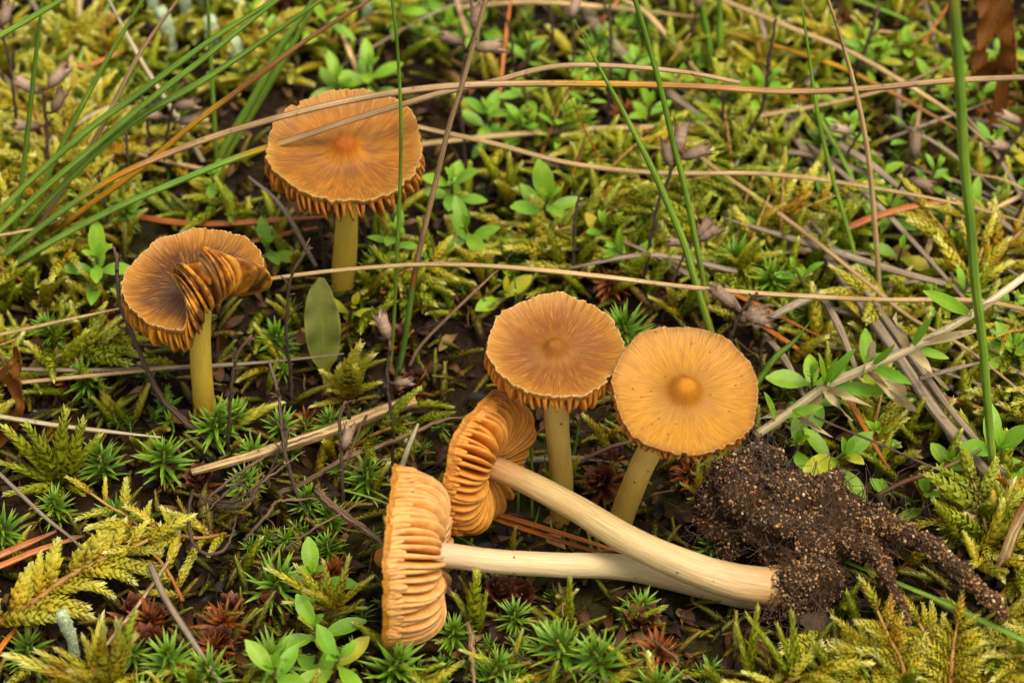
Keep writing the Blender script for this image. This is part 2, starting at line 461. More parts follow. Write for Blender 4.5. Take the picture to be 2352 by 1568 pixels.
def cap_mat(name, stops, dark, dark_lo, rimw=0.5, specks=0.35, seed=0.0, patchmix=0.8, glow='#d8902c'):
    """fib attribute = (cos, sin, relative radius) on the cap: radial fibrils, patches, pale frayed rim, dirt specks"""
    m = NT(name)
    sep = m.n('ShaderNodeSeparateXYZ'); m.put(sep.inputs[0], m.attr('fib', True))
    cx, cy, rr = sep.outputs
    def fibvec(k, kr, off):
        cv = m.n('ShaderNodeCombineXYZ')
        m.put(cv.inputs[0], m.math('MULTIPLY', cx, k)); m.put(cv.inputs[1], m.math('MULTIPLY', cy, k))
        m.put(cv.inputs[2], m.math('ADD', m.math('MULTIPLY', rr, kr), off + seed))
        return cv.outputs[0]
    f1 = m.noise(fibvec(24, 3.2, 0.0), 1.0, 4, 0.62)
    f2 = m.noise(fibvec(48, 5.5, 4.0), 1.0, 2, 0.5)
    f3 = m.noise(fibvec(3.2, 2.2, 9.0), 1.0, 4, 0.6)
    amt = m.ramp(rr, [(0.16, 0.25), (0.45, 1.0)])
    jr = m.math('ADD', rr, m.math('MULTIPLY', m.math('SUBTRACT', f1, 0.5), m.math('MULTIPLY', amt, 0.22)))
    col = m.ramp(jr, stops)
    col = m.mix(1.0, col, (0.82, 0.78, 0.44, 1), 'MULTIPLY')
    pt = m.math('MULTIPLY', m.ramp(m.math('ADD', f3, m.math('MULTIPLY', m.math('SUBTRACT', f1, 0.5), 0.3)), [(dark_lo, 0.0), (dark_lo + 0.16, patchmix)]),
                m.ramp(rr, [(0.12, 0.1), (0.3, 1.0), (0.72, 0.75), (0.95, 0.1)]))
    col = m.mix(pt, col, dark)
    st = m.math('ADD', m.math('MULTIPLY', f1, 0.45), m.math('MULTIPLY', f2, 0.55))
    dk = m.math('MULTIPLY', m.ramp(st, [(0.36, 1.0), (0.5, 0.0)]), amt)
    col = m.mix(m.math('MULTIPLY', dk, 0.4), col, '#6e3c12')
    lt = m.math('MULTIPLY', m.ramp(st, [(0.52, 0.0), (0.64, 1.0)]), amt)
    col = m.mix(m.math('MULTIPLY', lt, 0.4), col, '#d89a3c')
    rim = m.math('MULTIPLY', m.ramp(m.math('ADD', rr, m.math('MULTIPLY', m.math('SUBTRACT', f2, 0.5), 0.05)), [(0.980, 0.0), (0.998, rimw * .75)]), m.ramp(f1, [(0.34, 0.15), (0.52, 1.0)]))
    col = m.mix(rim, col, '#dcc08e')
    vo = m.n('ShaderNodeTexVoronoi', {'Scale': 620.0, 'Randomness': 1.0}); m.put(vo.inputs['Vector'], m.n('ShaderNodeTexCoord').outputs['Object'])
    sel = m.math('LESS_THAN', m.n('ShaderNodeSeparateColor', {0: vo.outputs['Color']}).outputs[0], specks)
    sp = m.math('MULTIPLY', m.ramp(vo.outputs['Distance'], [(0.06, 1.0), (0.13, 0.0)]), sel)
    col = m.mix(sp, col, '#4a2812')
    nor = m.bump(m.math('ADD', st, m.math('MULTIPLY', sp, 0.6)), 0.55, 0.0005)
    return m.out(m.principled(col, 0.46, 0.28, nor, Subsurface_Weight=0.2, Subsurface_Radius=(0.004, 0.0018, 0.0006), Subsurface_Scale=0.35))

MAT['cap_back'] = cap_mat('cap_orange_streaked', [(0, '#b05c10'), (0.13, '#b05e12'), (0.19, '#c98434'), (0.35, '#a46c36'), (0.62, '#b47426'), (0.85, '#a87236'), (0.97, '#bb8a50')],
                          '#75441f', 0.43, specks=0.1, seed=2.0)
MAT['cap_brown'] = cap_mat('cap_brown_folded', [(0, '#402619'), (0.4, '#4a2b1c'), (0.6, '#64391c'), (0.76, '#98642f'), (0.88, '#ae773a'), (0.97, '#b8844a')],
                           '#3f2216', 0.43, rimw=0.7, specks=0.10, seed=13.0, patchmix=0.85)
MAT['cap_mid'] = cap_mat('cap_tawny', [(0, '#a8692a'), (0.12, '#94561c'), (0.22, '#a06a30'), (0.42, '#865022'), (0.62, '#925a26'), (0.8, '#a87034'), (0.9, '#b27c40'), (0.97, '#bb8a50')],
                         '#834a20', 0.45, rimw=0.9, specks=0.12, seed=31.0)
MAT['cap_gold'] = cap_mat('cap_golden', [(0, '#d09038'), (0.1, '#c9842a'), (0.2, '#a8691f'), (0.3, '#ae7a3a'), (0.6, '#c48c34'), (0.9, '#bc863c'), (0.97, '#a0703c')],
                          '#91602f', 0.54, rimw=0.3, specks=0.42, seed=47.0, patchmix=0.6)
MAT['cap_fallen'] = cap_mat('cap_fallen', [(0, '#a8682a'), (0.2, '#a5672c'), (0.6, '#b07030'), (1, '#b9803c')], '#8a5426', 0.55, rimw=0.0, seed=60.0)

def gill_mat(name, deep, edge, dark=None):
    m = NT(name)
    col = m.ramp(m.attr('t'), [(0, deep), (0.75, deep), (1, edge)])
    nz = m.noise(m.pos(), 500, 4)
    col = m.mix(1.0, col, m.ramp(nz, [(0.3, 0.75), (0.7, 1.18)]), 'MULTIPLY')
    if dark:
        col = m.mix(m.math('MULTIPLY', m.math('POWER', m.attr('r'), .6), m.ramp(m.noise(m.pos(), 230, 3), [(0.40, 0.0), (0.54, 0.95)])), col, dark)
    return m.out(m.principled(col, 0.55, 0.25, m.bump(nz, 0.3, 0.0004), Subsurface_Weight=0.3, Subsurface_Radius=(0.004, 0.0015, 0.0004), Subsurface_Scale=0.4))
MAT['gill'] = gill_mat('gill_rusty', '#a05f1c', '#c08038')
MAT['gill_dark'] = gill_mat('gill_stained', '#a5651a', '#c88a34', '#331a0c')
MAT['gill_pale'] = gill_mat('gill_tawny_pale', '#c88a3e', '#d6a064')
MAT['gill_mid'] = gill_mat('gill_tawny', '#b86a1e', '#cb8a3c')

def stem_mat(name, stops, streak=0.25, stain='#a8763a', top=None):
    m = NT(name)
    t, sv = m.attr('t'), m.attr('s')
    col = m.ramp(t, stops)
    cv = m.n('ShaderNodeCombineXYZ')
    ang = m.math('MULTIPLY', sv, 2 * PI)
    m.put(cv.inputs[0], m.math('MULTIPLY', m.math('COSINE', ang), 7.0)); m.put(cv.inputs[1], m.math('MULTIPLY', m.math('SINE', ang), 7.0)); m.put(cv.inputs[2], m.math('MULTIPLY', t, 7.0))
    st = m.noise(cv.outputs[0], 1.0, 4, 0.65)
    col = m.mix(1.0, col, m.ramp(st, [(0.3, 1 - streak), (0.7, 1 + streak * 0.5)]), 'MULTIPLY')
    big = m.noise(m.pos(), 140, 3)
    col = m.mix(m.ramp(big, [(0.55, 0.0), (0.75, 0.5)]), col, stain)
    vo = m.n('ShaderNodeTexVoronoi', {'Scale': 420.0}); m.put(vo.inputs['Vector'], m.pos())
    sel = m.math('LESS_THAN', m.n('ShaderNodeSeparateColor', {0: vo.outputs['Color']}).outputs[0], 0.16)
    sp = m.math('MULTIPLY', m.ramp(vo.outputs['Distance'], [(0.08, 1.0), (0.16, 0.0)]), sel)
    col = m.mix(sp, col, '#5a3a1c')
    return m.out(m.principled(col, 0.42, 0.4, m.bump(st, 0.5, 0.0006), Subsurface_Weight=0.35, Subsurface_Radius=(0.004, 0.0025, 0.001), Subsurface_Scale=0.5))
MAT['stem_yellow'] = stem_mat('stem_yellow', [(0, '#c09a34'), (0.5, '#d2b448'), (1, '#d8c060')], 0.15, '#bfa048')
MAT['stem_buff'] = stem_mat('stem_buff', [(0, '#c09a40'), (0.4, '#d6b45c'), (1, '#dec474')], 0.18, '#c0a060')
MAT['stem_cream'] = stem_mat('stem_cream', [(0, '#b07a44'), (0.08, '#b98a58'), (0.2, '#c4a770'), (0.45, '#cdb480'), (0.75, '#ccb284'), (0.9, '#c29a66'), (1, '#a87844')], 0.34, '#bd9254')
MAT['stem_white'] = stem_mat('stem_white', [(0, '#c9a67c'), (0.1, '#d2b892'), (0.35, '#d6c298'), (0.85, '#ccb688'), (1, '#b89864')], 0.28, '#c9ab78')

# ------------------------------------------------------------------ ground
def build_ground():
    core = np.linspace(-0.24, 0.24, 241)
    outer = np.geomspace(0.26, 40.0, 22)
    ax = np.concatenate([-outer[::-1], core, outer])
    X, Y = np.meshgrid(ax, ax, indexing='ij')
    fine = 0.0008 * np.sin(X * 900 + 3 * np.sin(Y * 400)) * np.sin(Y * 800 + 2 * np.sin(X * 500))
    Z = hgt(X, Y) + fine * np.exp(-(X * X + Y * Y) / 0.2)
    n = len(ax)
    me = bpy.data.meshes.new('ground')
    V = np.stack([X, Y, Z], -1).reshape(-1, 3)
    idx = np.arange(n * n).reshape(n, n)
    F = np.stack([idx[:-1, :-1], idx[1:, :-1], idx[1:, 1:], idx[:-1, 1:]], -1).reshape(-1, 4)
    me.from_pydata(V.tolist(), [], F.tolist())
    me.polygons.foreach_set("use_smooth", np.ones(len(me.polygons), bool))
    me.materials.append(MAT['ground'])
    o = link('ground', me)
    o['kind'] = 'structure'; o['label'] = 'dark humus soil under the moss and litter'
build_ground()

# ------------------------------------------------------------------ mushrooms
def smooth01(x):
    x = np.clip(x, 0, 1); return x * x * (3 - 2 * x)

class Cap:
    def __init__(s, center, axis, R, up=0.10, umbo=0.10, umbow=0.13, wave=0.03, jag=0.012, seed=1, curl=None, thick=0.0011, xref=(1, 0, 0), dip=0.0):
        rs = random.Random(seed)
        s.c = np.asarray(center, float); s.R = R; s.up = up; s.umbo = umbo; s.uw = umbow; s.curl = curl; s.th = thick; s.dip = dip
        s.ez = nrm(axis)
        x = np.asarray(xref, float); s.ex = nrm(x - s.ez * (x @ s.ez)); s.ey = np.cross(s.ez, s.ex)
        s.w = [(k, wave / (k ** 0.7) * rs.uniform(0.4, 1), rs.uniform(0, 2 * PI)) for k in (1, 2, 3, 5)]
        s.e = [(k, 0.016 * rs.uniform(0.3, 1), rs.uniform(0, 2 * PI)) for k in (2, 3, 4, 7)]
        n = 240
        a = np.array([rs.gauss(0, 1) for _ in range(n)]); b = np.repeat([rs.gauss(0, 1) for _ in range(40)], 6); c_ = np.repeat([rs.gauss(0, 1) for _ in range(80)], 3)
        b = (b + np.roll(b, 1) + np.roll(b, -1) + np.roll(b, 2) + np.roll(b, -2)) / 5
        s.jag = jag * (0.5 * a + 0.9 * b + 0.8 * c_) - jag * 3 * (np.abs(np.convolve(c_, [1], 'same')) > 2.1); s.jz = np.roll(0.5 * b + .35 * c_ + .2 * a, 3)
    def edge(s, th):
        return s.R * (1 + sum(a * math.cos(k * th + p) for k, a, p in s.e) + s.jn(s.jag, th))
    def jn(s, arr, th):
        f = (th / (2 * PI)) % 1.0 * len(arr); i = int(f); w = f - i
        return arr[i % len(arr)] * (1 - w) + arr[(i + 1) % len(arr)] * w
    def M(s, th, rho, d):
        """point at angle th, relative radius rho, d metres below the upper skin"""
        Re = s.edge(th)
        sl = rho * Re
        off = s.umbo * s.R / (1 + (rho / s.uw) ** 4.2) + s.up * s.R * rho ** 2.2 - s.dip * s.R * math.exp(-(rho / 0.45) ** 2)
        off += s.R * rho ** 2 * sum(a * math.cos(k * th + p) for k, a, p in s.w)
        off += 0.016 * s.R * (max(0, rho - 0.75) / 0.25) ** 1.5 * s.jn(s.jz, th)
        kap = lat = 0.0
        if s.curl:
            phi, s0 = s.curl(th)[:2]
            s0 *= s.R
            if phi > 1e-3: kap = phi / (Re - s0)
        if kap and sl > s0:
            f = (sl - s0) * kap
            r, z = s0 + math.sin(f) / kap, (1 - math.cos(f)) / kap
            nr, nz = -math.sin(f), math.cos(f)
            if len(s.curl(th)) > 2: lat = s.curl(th)[2] * s.R * (f / 3.6) ** 1.6
        else:
            r, z, nr, nz = sl, 0.0, 0.0, 1.0
        r += nr * (off - d); z += nz * (off - d)
        return s.c + r * (math.cos(th) * s.ex + math.sin(th) * s.ey) + lat * (-math.sin(th) * s.ex + math.cos(th) * s.ey) + z * s.ez

def mushroom(name, label, cap, stem_pts, stem_rad, mats, base, ngill=64, gdepth=0.0045, stem_r=0.0026, lean=0.04, darkfrac=0.0, part_labels=None, nstem=26, gseed=5, belly=0.26, gw=.00048, dexp=.55, short=(.45, .68), shingle=0.0):
    root = empty(name, base, label, 'mushroom', None)
    rs = random.Random(gseed)
    # cap skin: upper and lower surface in one closed mesh
    mb = MB()
    nth, rhos = 240, np.concatenate([np.linspace(0.012, 0.3, 12), np.linspace(0.34, 0.94, 18), [0.965, 0.985, 1.0]])
    fib = []
    V, tt = [], []
    up_rows, lo_rows = [], []
    def row(rho, dd):
        ids = []
        for k in range(nth):
            th = 2 * PI * k / nth
            ids.append(len(V)); V.append(cap.M(th, rho, dd)); tt.append(rho); fib.append((math.cos(th), math.sin(th), rho))
        return ids
    for rho in rhos: up_rows.append(row(rho, 0.0))
    for rho in rhos[::-1][::2]:
        lo_rows.append(row(rho * (0.985 if rho > .98 else 1), cap.th * (0.3 if rho > 0.98 else 1.0)))
    F = []
    rows = up_rows + lo_rows
    for a, b in zip(rows[:-1], rows[1:]):
        for k in range(nth):
            F.append((a[k], a[(k + 1) % nth], b[(k + 1) % nth], b[k])[::-1])
    F.append(tuple(rows[0])); F.append(tuple(rows[-1])[::-1])
    mb.add(V, F, tt, 0, 0)
    mb.extra['fib'] = fib
    cap_ob = link('cap', mb.mesh('cap', mats[0], base), root)
    # gills, every one its own blade
    thc = math.atan2(-FWD @ cap.ey, -FWD @ cap.ex)
    for g in range(ngill):
        th0 = 2 * PI * (g + rs.uniform(-0.22, 0.22)) / ngill
        kind = g % 4
        u_in = stem_r / cap.R + 0.02
        inner = u_in if kind == 0 else (u_in + 0.05 if kind == 2 else rs.uniform(*short))
        outer = rs.uniform(0.955, 0.985)
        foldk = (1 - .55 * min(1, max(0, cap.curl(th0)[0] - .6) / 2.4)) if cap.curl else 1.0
        dm = foldk * gdepth * (rs.uniform(0.85, 1.1) if kind in (0, 2) else rs.uniform(0.5, 0.75) * (.55 if shingle else 1))
        ln = rs.uniform(-lean, lean) * 1.5 + lean * 0.5
        ln += shingle * math.sin(th0 - thc)
        wob, wph = rs.uniform(0, 0.012), rs.uniform(0, 6)
        ns = 11
        gm = MB()
        V, tt = [], []
        for i in range(ns):
            u = (i / (ns - 1)) ** 1.7
            rho = outer + (inner - outer) * u
            if u < belly: d = dm * (1 - (1 - u / belly) ** 2.2) ** dexp
            else: d = dm * (1 - (0.35 if kind in (0, 2) else 0.95) * ((u - belly) / (1 - belly)) ** 2)
            d = max(d, 0.0001) + cap.th
            hw = gw / max(rho * cap.R, 0.002)
            for j, (dd, wd, sh) in enumerate(((cap.th * 0.6, 1.2, 0), (cap.th * 0.4 + d * 0.55, 0.8, 0.45), (d, 0.42, 1.0))):
                for sg in (-1, 1):
                    th = th0 + sg * hw * wd + ln * sh * min(1, d / gdepth) + wob * math.sin(wph + 7 * u) * sh
                    rr_ = rho - (0.010 * sh if u < 0.1 else 0)
                    V.append(cap.M(th, rr_, dd)); tt.append((0.0, 0.5, 1.0)[j])
        F = []
        for i in range(ns - 1):
            a, b = i * 6, (i + 1) * 6
            for p, q in ((0, 2), (2, 4), (4, 5), (5, 3), (3, 1)):
                F.append((a + p, a + q, b + q, b + p))
        F.append((0, 1, 3, 2)); F.append((2, 3, 5, 4))
        e = (ns - 1) * 6
        F.append((e, e + 2, e + 3, e + 1)); F.append((e + 2, e + 4, e + 5, e + 3))
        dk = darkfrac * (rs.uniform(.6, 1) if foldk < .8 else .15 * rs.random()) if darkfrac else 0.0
        gm.add(V, F, tt, 0, dk)
        link('gill', gm.mesh('gill', mats[1], base), cap_ob)
    # stem
    sm = MB()
    path = spline(stem_pts, nstem)
    tube(sm, path, [q * .9 for q in stem_rad], n=24, jitter=0.016)
    link('stem', sm.mesh('stem', mats[2], base), root)
    return root

def cambasis(rx, uy, back):
    return rx * np.array([1.0, 0, 0]) + uy * UPV - back * FWD

def stand(px, py, cpx, cpy, dy=0.0, zb=0.006):
    b = Pz(px, py, zb)
    return b, Py(cpx, cpy, b[1] + dy)

MUSH = {}
# behind: orange cap with a button in the middle
b, c = stand(790, 640, 794, 352, 0.0)
cap = Cap(c, (0.0, -0.10, 1), 0.0169, up=0.02, umbo=0.24, umbow=0.17, wave=0.025, seed=3, curl=lambda th: (.55, .45))
top = c - cap.ez * 0.001
mushroom('mushroom', 'standing mushroom with wide orange cap and button centre crossed by two dry grass stalks', cap,
         [b - np.array([0, 0, 0.012]), b, b * 0.5 + top * 0.5 + np.array([0.0004, 0, 0]), top], [0.0031, 0.0030, 0.0026, 0.0029], (MAT['cap_back'], MAT['gill'], MAT['stem_yellow']), b, ngill=68, gdepth=0.0047, gseed=4)
MUSH['back'] = (b, c)
# the folded brown one
b, c = stand(467, 905, 449, 650, 0.0)
def curl1(th):
    d = (math.degrees(th) + 180) % 360 - 180
    a = smooth01((d + 96) / 30) * smooth01((14 - d) / 36)
    notch = 1 - 0.22 * math.exp(-((d + 52) / 5.0) ** 2)
    h_ = (1 - smooth01((d + 98) / 42)) if d < -40 else smooth01((d + 25) / 40)
    return .55 + 3.05 * a * notch, 0.17 + .55 * h_, -.34 + .5 * smooth01((d + 62) / 22)
cap = Cap(c, (-0.06, -0.02, 1), 0.0147, up=0.02, umbo=0.0, wave=0.03, seed=8, curl=curl1, dip=0.05)
top = c - cap.ez * 0.002
mushroom('mushroom', 'standing brown mushroom whose cap margin is folded over and shows its gills', cap,
         [b - np.array([0, 0, 0.012]), b, b * 0.5 + top * 0.5, top + np.array([0.0008, 0, 0])], [0.0026, 0.0025, 0.0024, 0.0026], (MAT['cap_brown'], MAT['gill_dark'], MAT['stem_yellow']), b, ngill=88, gdepth=0.0052, darkfrac=0.9, gseed=9, gw=.00044)
MUSH['fold'] = (b, c)
# tawny one
b, c = stand(1290, 1105, 1277, 806, 0.0)
cap = Cap(c, (0.02, -0.07, 1), 0.0133, up=0.02, umbo=0.17, umbow=0.165, wave=0.022, seed=21, curl=lambda th: (.45, .5))
top = c - cap.ez * 0.001
mushroom('mushroom', 'upright mushroom with tawny cap and pale frayed rim touching the golden one', cap,
         [b - np.array([0, 0, 0.014]), b, b * 0.55 + top * 0.45 + np.array([-0.0004, 0, 0]), top], [0.0026, 0.0026, 0.0027, 0.0030], (MAT['cap_mid'], MAT['gill_mid'], MAT['stem_buff']), b, ngill=64, gdepth=0.0041, gseed=14)
MUSH['mid'] = (b, c)
# golden, leaning
b, c = stand(1436, 1165, 1572, 902, -0.003)
cap = Cap(c, (0.10, -0.24, 1), 0.0143, up=0.02, umbo=0.22, umbow=0.175, wave=0.02, jag=0.009, seed=33, curl=lambda th: (.3, .5))
top = c - cap.ez * 0.001
mushroom('mushroom', 'leaning mushroom with golden speckled cap and bright button beside the soil clod', cap,
         [b - np.array([0.002, 0, 0.012]), b, b * 0.5 + top * 0.5 + np.array([-0.001, 0, 0]), top], [0.0028, 0.0027, 0.0027, 0.0032], (MAT['cap_gold'], MAT['gill_mid'], MAT['stem_buff']), b, ngill=64, gdepth=0.0034, gseed=24)
MUSH['gold'] = (b, c)
# fallen, cap on edge, pale gills
c = Pz(912, 1281, 0.0170)
g = nrm(cambasis(0.995, -0.03, 0.05))
cap = Cap(c, -g, 0.0173, up=0.05, umbo=0.25, umbow=0.13, wave=0.02, jag=0.004, seed=41, xref=(0, 0, 1))
sp = [c + g * 0.001, Pz(1000, 1272, 0.0165), Pz(1130, 1288, 0.0140), Pz(1280, 1297, 0.0105), Pz(1420, 1301, 0.0070), Pz(1540, 1325, 0.0045), Pz(1690, 1362, 0.0035), Pz(1790, 1375, 0.003)]
mushroom('mushroom', 'fallen mushroom with pale tawny gills standing on its cap edge, white stem horizontal', cap, sp,
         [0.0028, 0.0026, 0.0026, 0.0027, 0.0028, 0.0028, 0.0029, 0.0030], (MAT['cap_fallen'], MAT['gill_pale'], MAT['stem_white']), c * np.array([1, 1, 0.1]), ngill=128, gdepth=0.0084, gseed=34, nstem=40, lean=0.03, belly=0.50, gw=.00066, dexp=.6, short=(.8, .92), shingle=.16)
# fallen, its cream stem lies across the first
c = Pz(1083, 1058, 0.0200)
g = nrm(cambasis(0.90, -0.32, 0.30))
cap = Cap(c, -g, 0.0153, up=-0.06, umbo=0.16, umbow=0.13, wave=0.10, jag=0.01, seed=58, xref=(0, 0, 1))
sp = [c + g * 0.001, Pz(1118, 1067, 0.0205), Pz(1200, 1102, 0.0200), Pz(1320, 1165, 0.0185), Pz(1440, 1238, 0.0165), Pz(1560, 1293, 0.0140), Pz(1680, 1333, 0.0110), Pz(1800, 1350, 0.0085), Pz(1850, 1355, .008)]
mushroom('mushroom', 'fallen mushroom with rusty gills whose cream stem crosses over the white stem', cap, sp,
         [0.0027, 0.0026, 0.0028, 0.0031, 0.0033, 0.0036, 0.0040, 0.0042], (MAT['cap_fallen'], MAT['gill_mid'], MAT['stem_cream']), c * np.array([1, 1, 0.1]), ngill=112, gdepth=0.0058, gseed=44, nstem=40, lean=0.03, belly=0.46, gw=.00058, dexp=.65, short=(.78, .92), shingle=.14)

# ------------------------------------------------------------------ soil clod with roots and mycelium
def icosphere():
    f = (1 + 5 ** .5) / 2
    V = [(-1, f, 0), (1, f, 0), (-1, -f, 0), (1, -f, 0), (0, -1, f), (0, 1, f), (0, -1, -f), (0, 1, -f), (f, 0, -1), (f, 0, 1), (-f, 0, -1), (-f, 0, 1)]
    F = [(0, 11, 5), (0, 5, 1), (0, 1, 7), (0, 7, 10), (0, 10, 11), (1, 5, 9), (5, 11, 4), (11, 10, 2), (10, 7, 6), (7, 1, 8), (3, 9, 4), (3, 4, 2), (3, 2, 6), (3, 6, 8), (3, 8, 9), (4, 9, 5), (2, 4, 11), (6, 2, 10), (8, 6, 7), (9, 8, 1)]
    return np.array(V) / math.hypot(1, f), F
ICO_V, ICO_F = icosphere()

def lump(mb, c, rx, ry, rz, seed=0, amp=0.22, rows=30, cols=44):
    rs = random.Random(seed)
    wv = [(rs.uniform(2, 9), np.array([rs.gauss(0, 1) for _ in range(3)]), rs.uniform(0, 6)) for _ in range(10)]
    V, F = [], []
    for i in range(rows + 1):
        a = PI * i / rows
        for k in range(cols):
            b_ = 2 * PI * k / cols
            d = np.array([math.sin(a) * math.cos(b_), math.sin(a) * math.sin(b_), math.cos(a)])
            q = 1 + amp * sum(math.sin(f * (d @ nrm(v)) + p) / math.sqrt(f) for f, v, p in wv) / 2
            q += 0.10 * math.sin(13 * d[0] + 17 * d[1] + seed) * math.sin(15 * d[2] + 11 * d[1]) + rs.gauss(0, .035)
            V.append(np.asarray(c) + d * np.array([rx, ry, rz]) * q)
    F = [(i * cols + k, i * cols + (k + 1) % cols, (i + 1) * cols + (k + 1) % cols, (i + 1) * cols + k) for i in range(rows) for k in range(cols)]
    mb.add(V, F, 0, 0, 0)

def grain_variants(n=5):
    out = []
    for k in range(n):
        V = ICO_V * (1 + 0.25 * RNG.standard_normal((12, 1)).clip(-1, 1)) * np.array([1, RNG.uniform(.7, 1), RNG.uniform(.6, 1)])
        out.append((V, np.array(ICO_F), np.zeros(12), np.zeros(12), np.zeros(12)))
    return out
GRAINS = grain_variants()

def random_rot():
    q = nrm(RNG.standard_normal(4))
    w, x, y, z = q
    return np.array([[1 - 2 * (y * y + z * z), 2 * (x * y - z * w), 2 * (x * z + y * w)], [2 * (x * y + z * w), 1 - 2 * (x * x + z * z), 2 * (y * z - x * w)], [2 * (x * z - y * w), 2 * (y * z + x * w), 1 - 2 * (x * x + y * y)]])

def m4(R, p):
    M = np.eye(4); M[:3, :3] = R; M[:3, 3] = p
    return M

def grains_on(mb, n, s0, s1, out=0.0002, clump=0.0):
    """transforms of grains sitting on the faces of a mesh builder"""
    V, T, *_ = mb.arrays()
    A, B, Cc = V[T[:, 0]], V[T[:, 1]], V[T[:, 2]]
    N = np.cross(B - A, Cc - A); ar = np.linalg.norm(N, axis=1); N = N / (ar[:, None] + 1e-15)
    pick = RNG.choice(len(T), n, p=ar / ar.sum())
    res = []
    for i in pick:
        u, v = RNG.random(2)
        if u + v > 1: u, v = 1 - u, 1 - v
        p = A[i] + u * (B[i] - A[i]) + v * (Cc[i] - A[i])
        s = s0 + (s1 - s0) * RNG.random() ** 3
        p = p + N[i] * (out * RNG.uniform(-0.5, 1) + clump * RNG.random() ** 3)
        res.append((int(RNG.integers(5)), m4(random_rot() * s, p)))
    return res

def soil_clod():
    base = G(1830, 1290)
    root = empty('soil_clod', base, 'dark sandy soil clod with dangling rootlets at the foot of the fallen stems', 'soil')
    core = MB()
    lumps = ((1700, 1150, .010, .0085, .009, .009, 1), (1780, 1175, .014, .010, .009, .010, 2), (1880, 1180, .013, .010, .008, .009, 3), (1965, 1200, .011, .007, .005, .006, 4),
                                      (1830, 1255, .009, .009, .008, .009, 5), (1848, 1350, .0085, .0064, .006, .0072, 6), (1800, 1395, .004, .005, .004, .004, 7), (1690, 1225, .005, .008, .007, .006, 8),
                                      (1745, 1085, .012, .005, .005, .006, 9), (2030, 1212, .011, .0035, .003, .0036, 10), (1890, 1330, .008, .0045, .004, .005, 12))
    lumps_w = [(Pz(l_[0], l_[1], l_[2]), np.array(l_[3:6])) for l_ in lumps]
    def inside(p): return p[2] < .0005 or any((((p - c_) / r_) ** 2).sum() < .55 for c_, r_ in lumps_w)
    for px, py, z, rx, ry, rz, sd in lumps:
        lump(core, Pz(px, py, z), rx * .86, ry * .86, rz * .86, sd, 0.36)
    link('soil_core', core.mesh('soil_core', MAT['soil'], base), root)
    rts = []
    for pts, rad in (([(1890, 1235, 12), (1985, 1260, 14), (2035, 1310, 16), (2060, 1365, 17), (2085, 1420, 16), (2100, 1450, 15)], [.0034, .0022, .0026, .0014, .0017, .0009, .0010, .0003]),
                     ([(2000, 1205, 13), (2080, 1225, 17), (2160, 1275, 20), (2230, 1340, 21), (2290, 1395, 20), (2305, 1428, 18)], [.0032, .0017, .0023, .0014, .0020, .0013, .0019, .0012, .0014, .0008])):
        mb = MB(); tube(mb, spline([Pz(x, y, z / 1000) for x, y, z in pts], 44) + np.cumsum(RNG.standard_normal((44, 3)), 0) * .00008, rad, n=12, jitter=0.3)
        link('rootlet', mb.mesh('rootlet', MAT['soil'], base), root); rts.append(mb)
    M = [g_ for g_ in grains_on(core, 56000, .00018, .00052, .0004, .0022) if not inside(g_[1][:3, 3])] + grains_on(rts[0], 3000, .00016, .00042, .0003, .0005) + grains_on(rts[1], 4500, .00016, .00044, .0003, .0006)
    se = MB(); tube(se, spline([Pz(1760, 1349, .0092), Pz(1800, 1351, .0085), Pz(1850, 1356, .008)], 12), [.0042, .0044, .0044], n=16)
    M += grains_on(se, 1500, .00016, .0004, .0002, .0004)
    M += grains_on(core, 60, .0004, .00065, .0003)
    me = join_mesh('sand_grains', GRAINS, M, RNG.random(len(M)), MAT['grain'])
    o = link('sand_grains', me, root, loc=-np.asarray(base)); o['kind'] = 'stuff'
    # fine roots and fungus threads
    V, T, *_ = core.arrays()
    for nm, cnt, rad, mat, region in (('fine_roots', 520, .00011, MAT['stalk'], None), ('mycelium_threads', 650, .00004, MAT['mycelium'], 1)):
        mb = MB()
        for _ in range(cnt):
            p = V[RNG.integers(len(V))]
            x, y = proj(p)
            if region and not (1600 < x < 1800 and 1030 < y < 1260): continue
            d = nrm(RNG.standard_normal(3) * np.array([1, 1, 0.7])); nrmal = nrm(p - Pz(1800, 1200, .006))
            L = RNG.uniform(.003, .010) * (.55 if region else 1)
            q = [p + nrmal * .0002, p + d * L * .4 + nrmal * RNG.uniform(.0002, .0016), p + d * L * .7 + RNG.standard_normal(3) * .0012 + nrmal * .0008, p + d * L + RNG.standard_normal(3) * .0015]
            tube(mb, spline(q, 7), [rad, rad * .9, rad * .5], n=4, r=RNG.random())
        o = link(nm, mb.mesh(nm, mat, base), root); o['kind'] = 'stuff'
soil_clod()

# ------------------------------------------------------------------ where scattered plants may not stand (they would hide what the photo shows)
PROT = [([(985, 1275), (1400, 1298), (1600, 1335), (1780, 1370)], 34), ([(1105, 1062), (1320, 1165), (1440, 1238), (1560, 1293), (1780, 1348)], 44),
        ([(940, 1130), (940, 1430)], 62), ([(1150, 910), (1060, 1190)], 72), ([(790, 500), (790, 600)], 32), ([(467, 760), (467, 870)], 32),
        ([(1277, 930), (1290, 1070)], 36), ([(1500, 1030), (1450, 1120)], 36), ([(690, 330), (890, 330)], 120), ([(390, 650), (510, 650)], 105), ([(1230, 800), (1330, 800)], 105),
        ([(1540, 890), (1610, 900)], 140), ([(1680, 1150), (1860, 1190), (2030, 1215)], 85), ([(1850, 1290), (1850, 1380)], 75), ([(1990, 1260), (2060, 1350), (2090, 1430)], 16),
        ([(2090, 1225), (2220, 1330), (2305, 1420)], 20), ([(738, 660), (745, 830)], 36)]
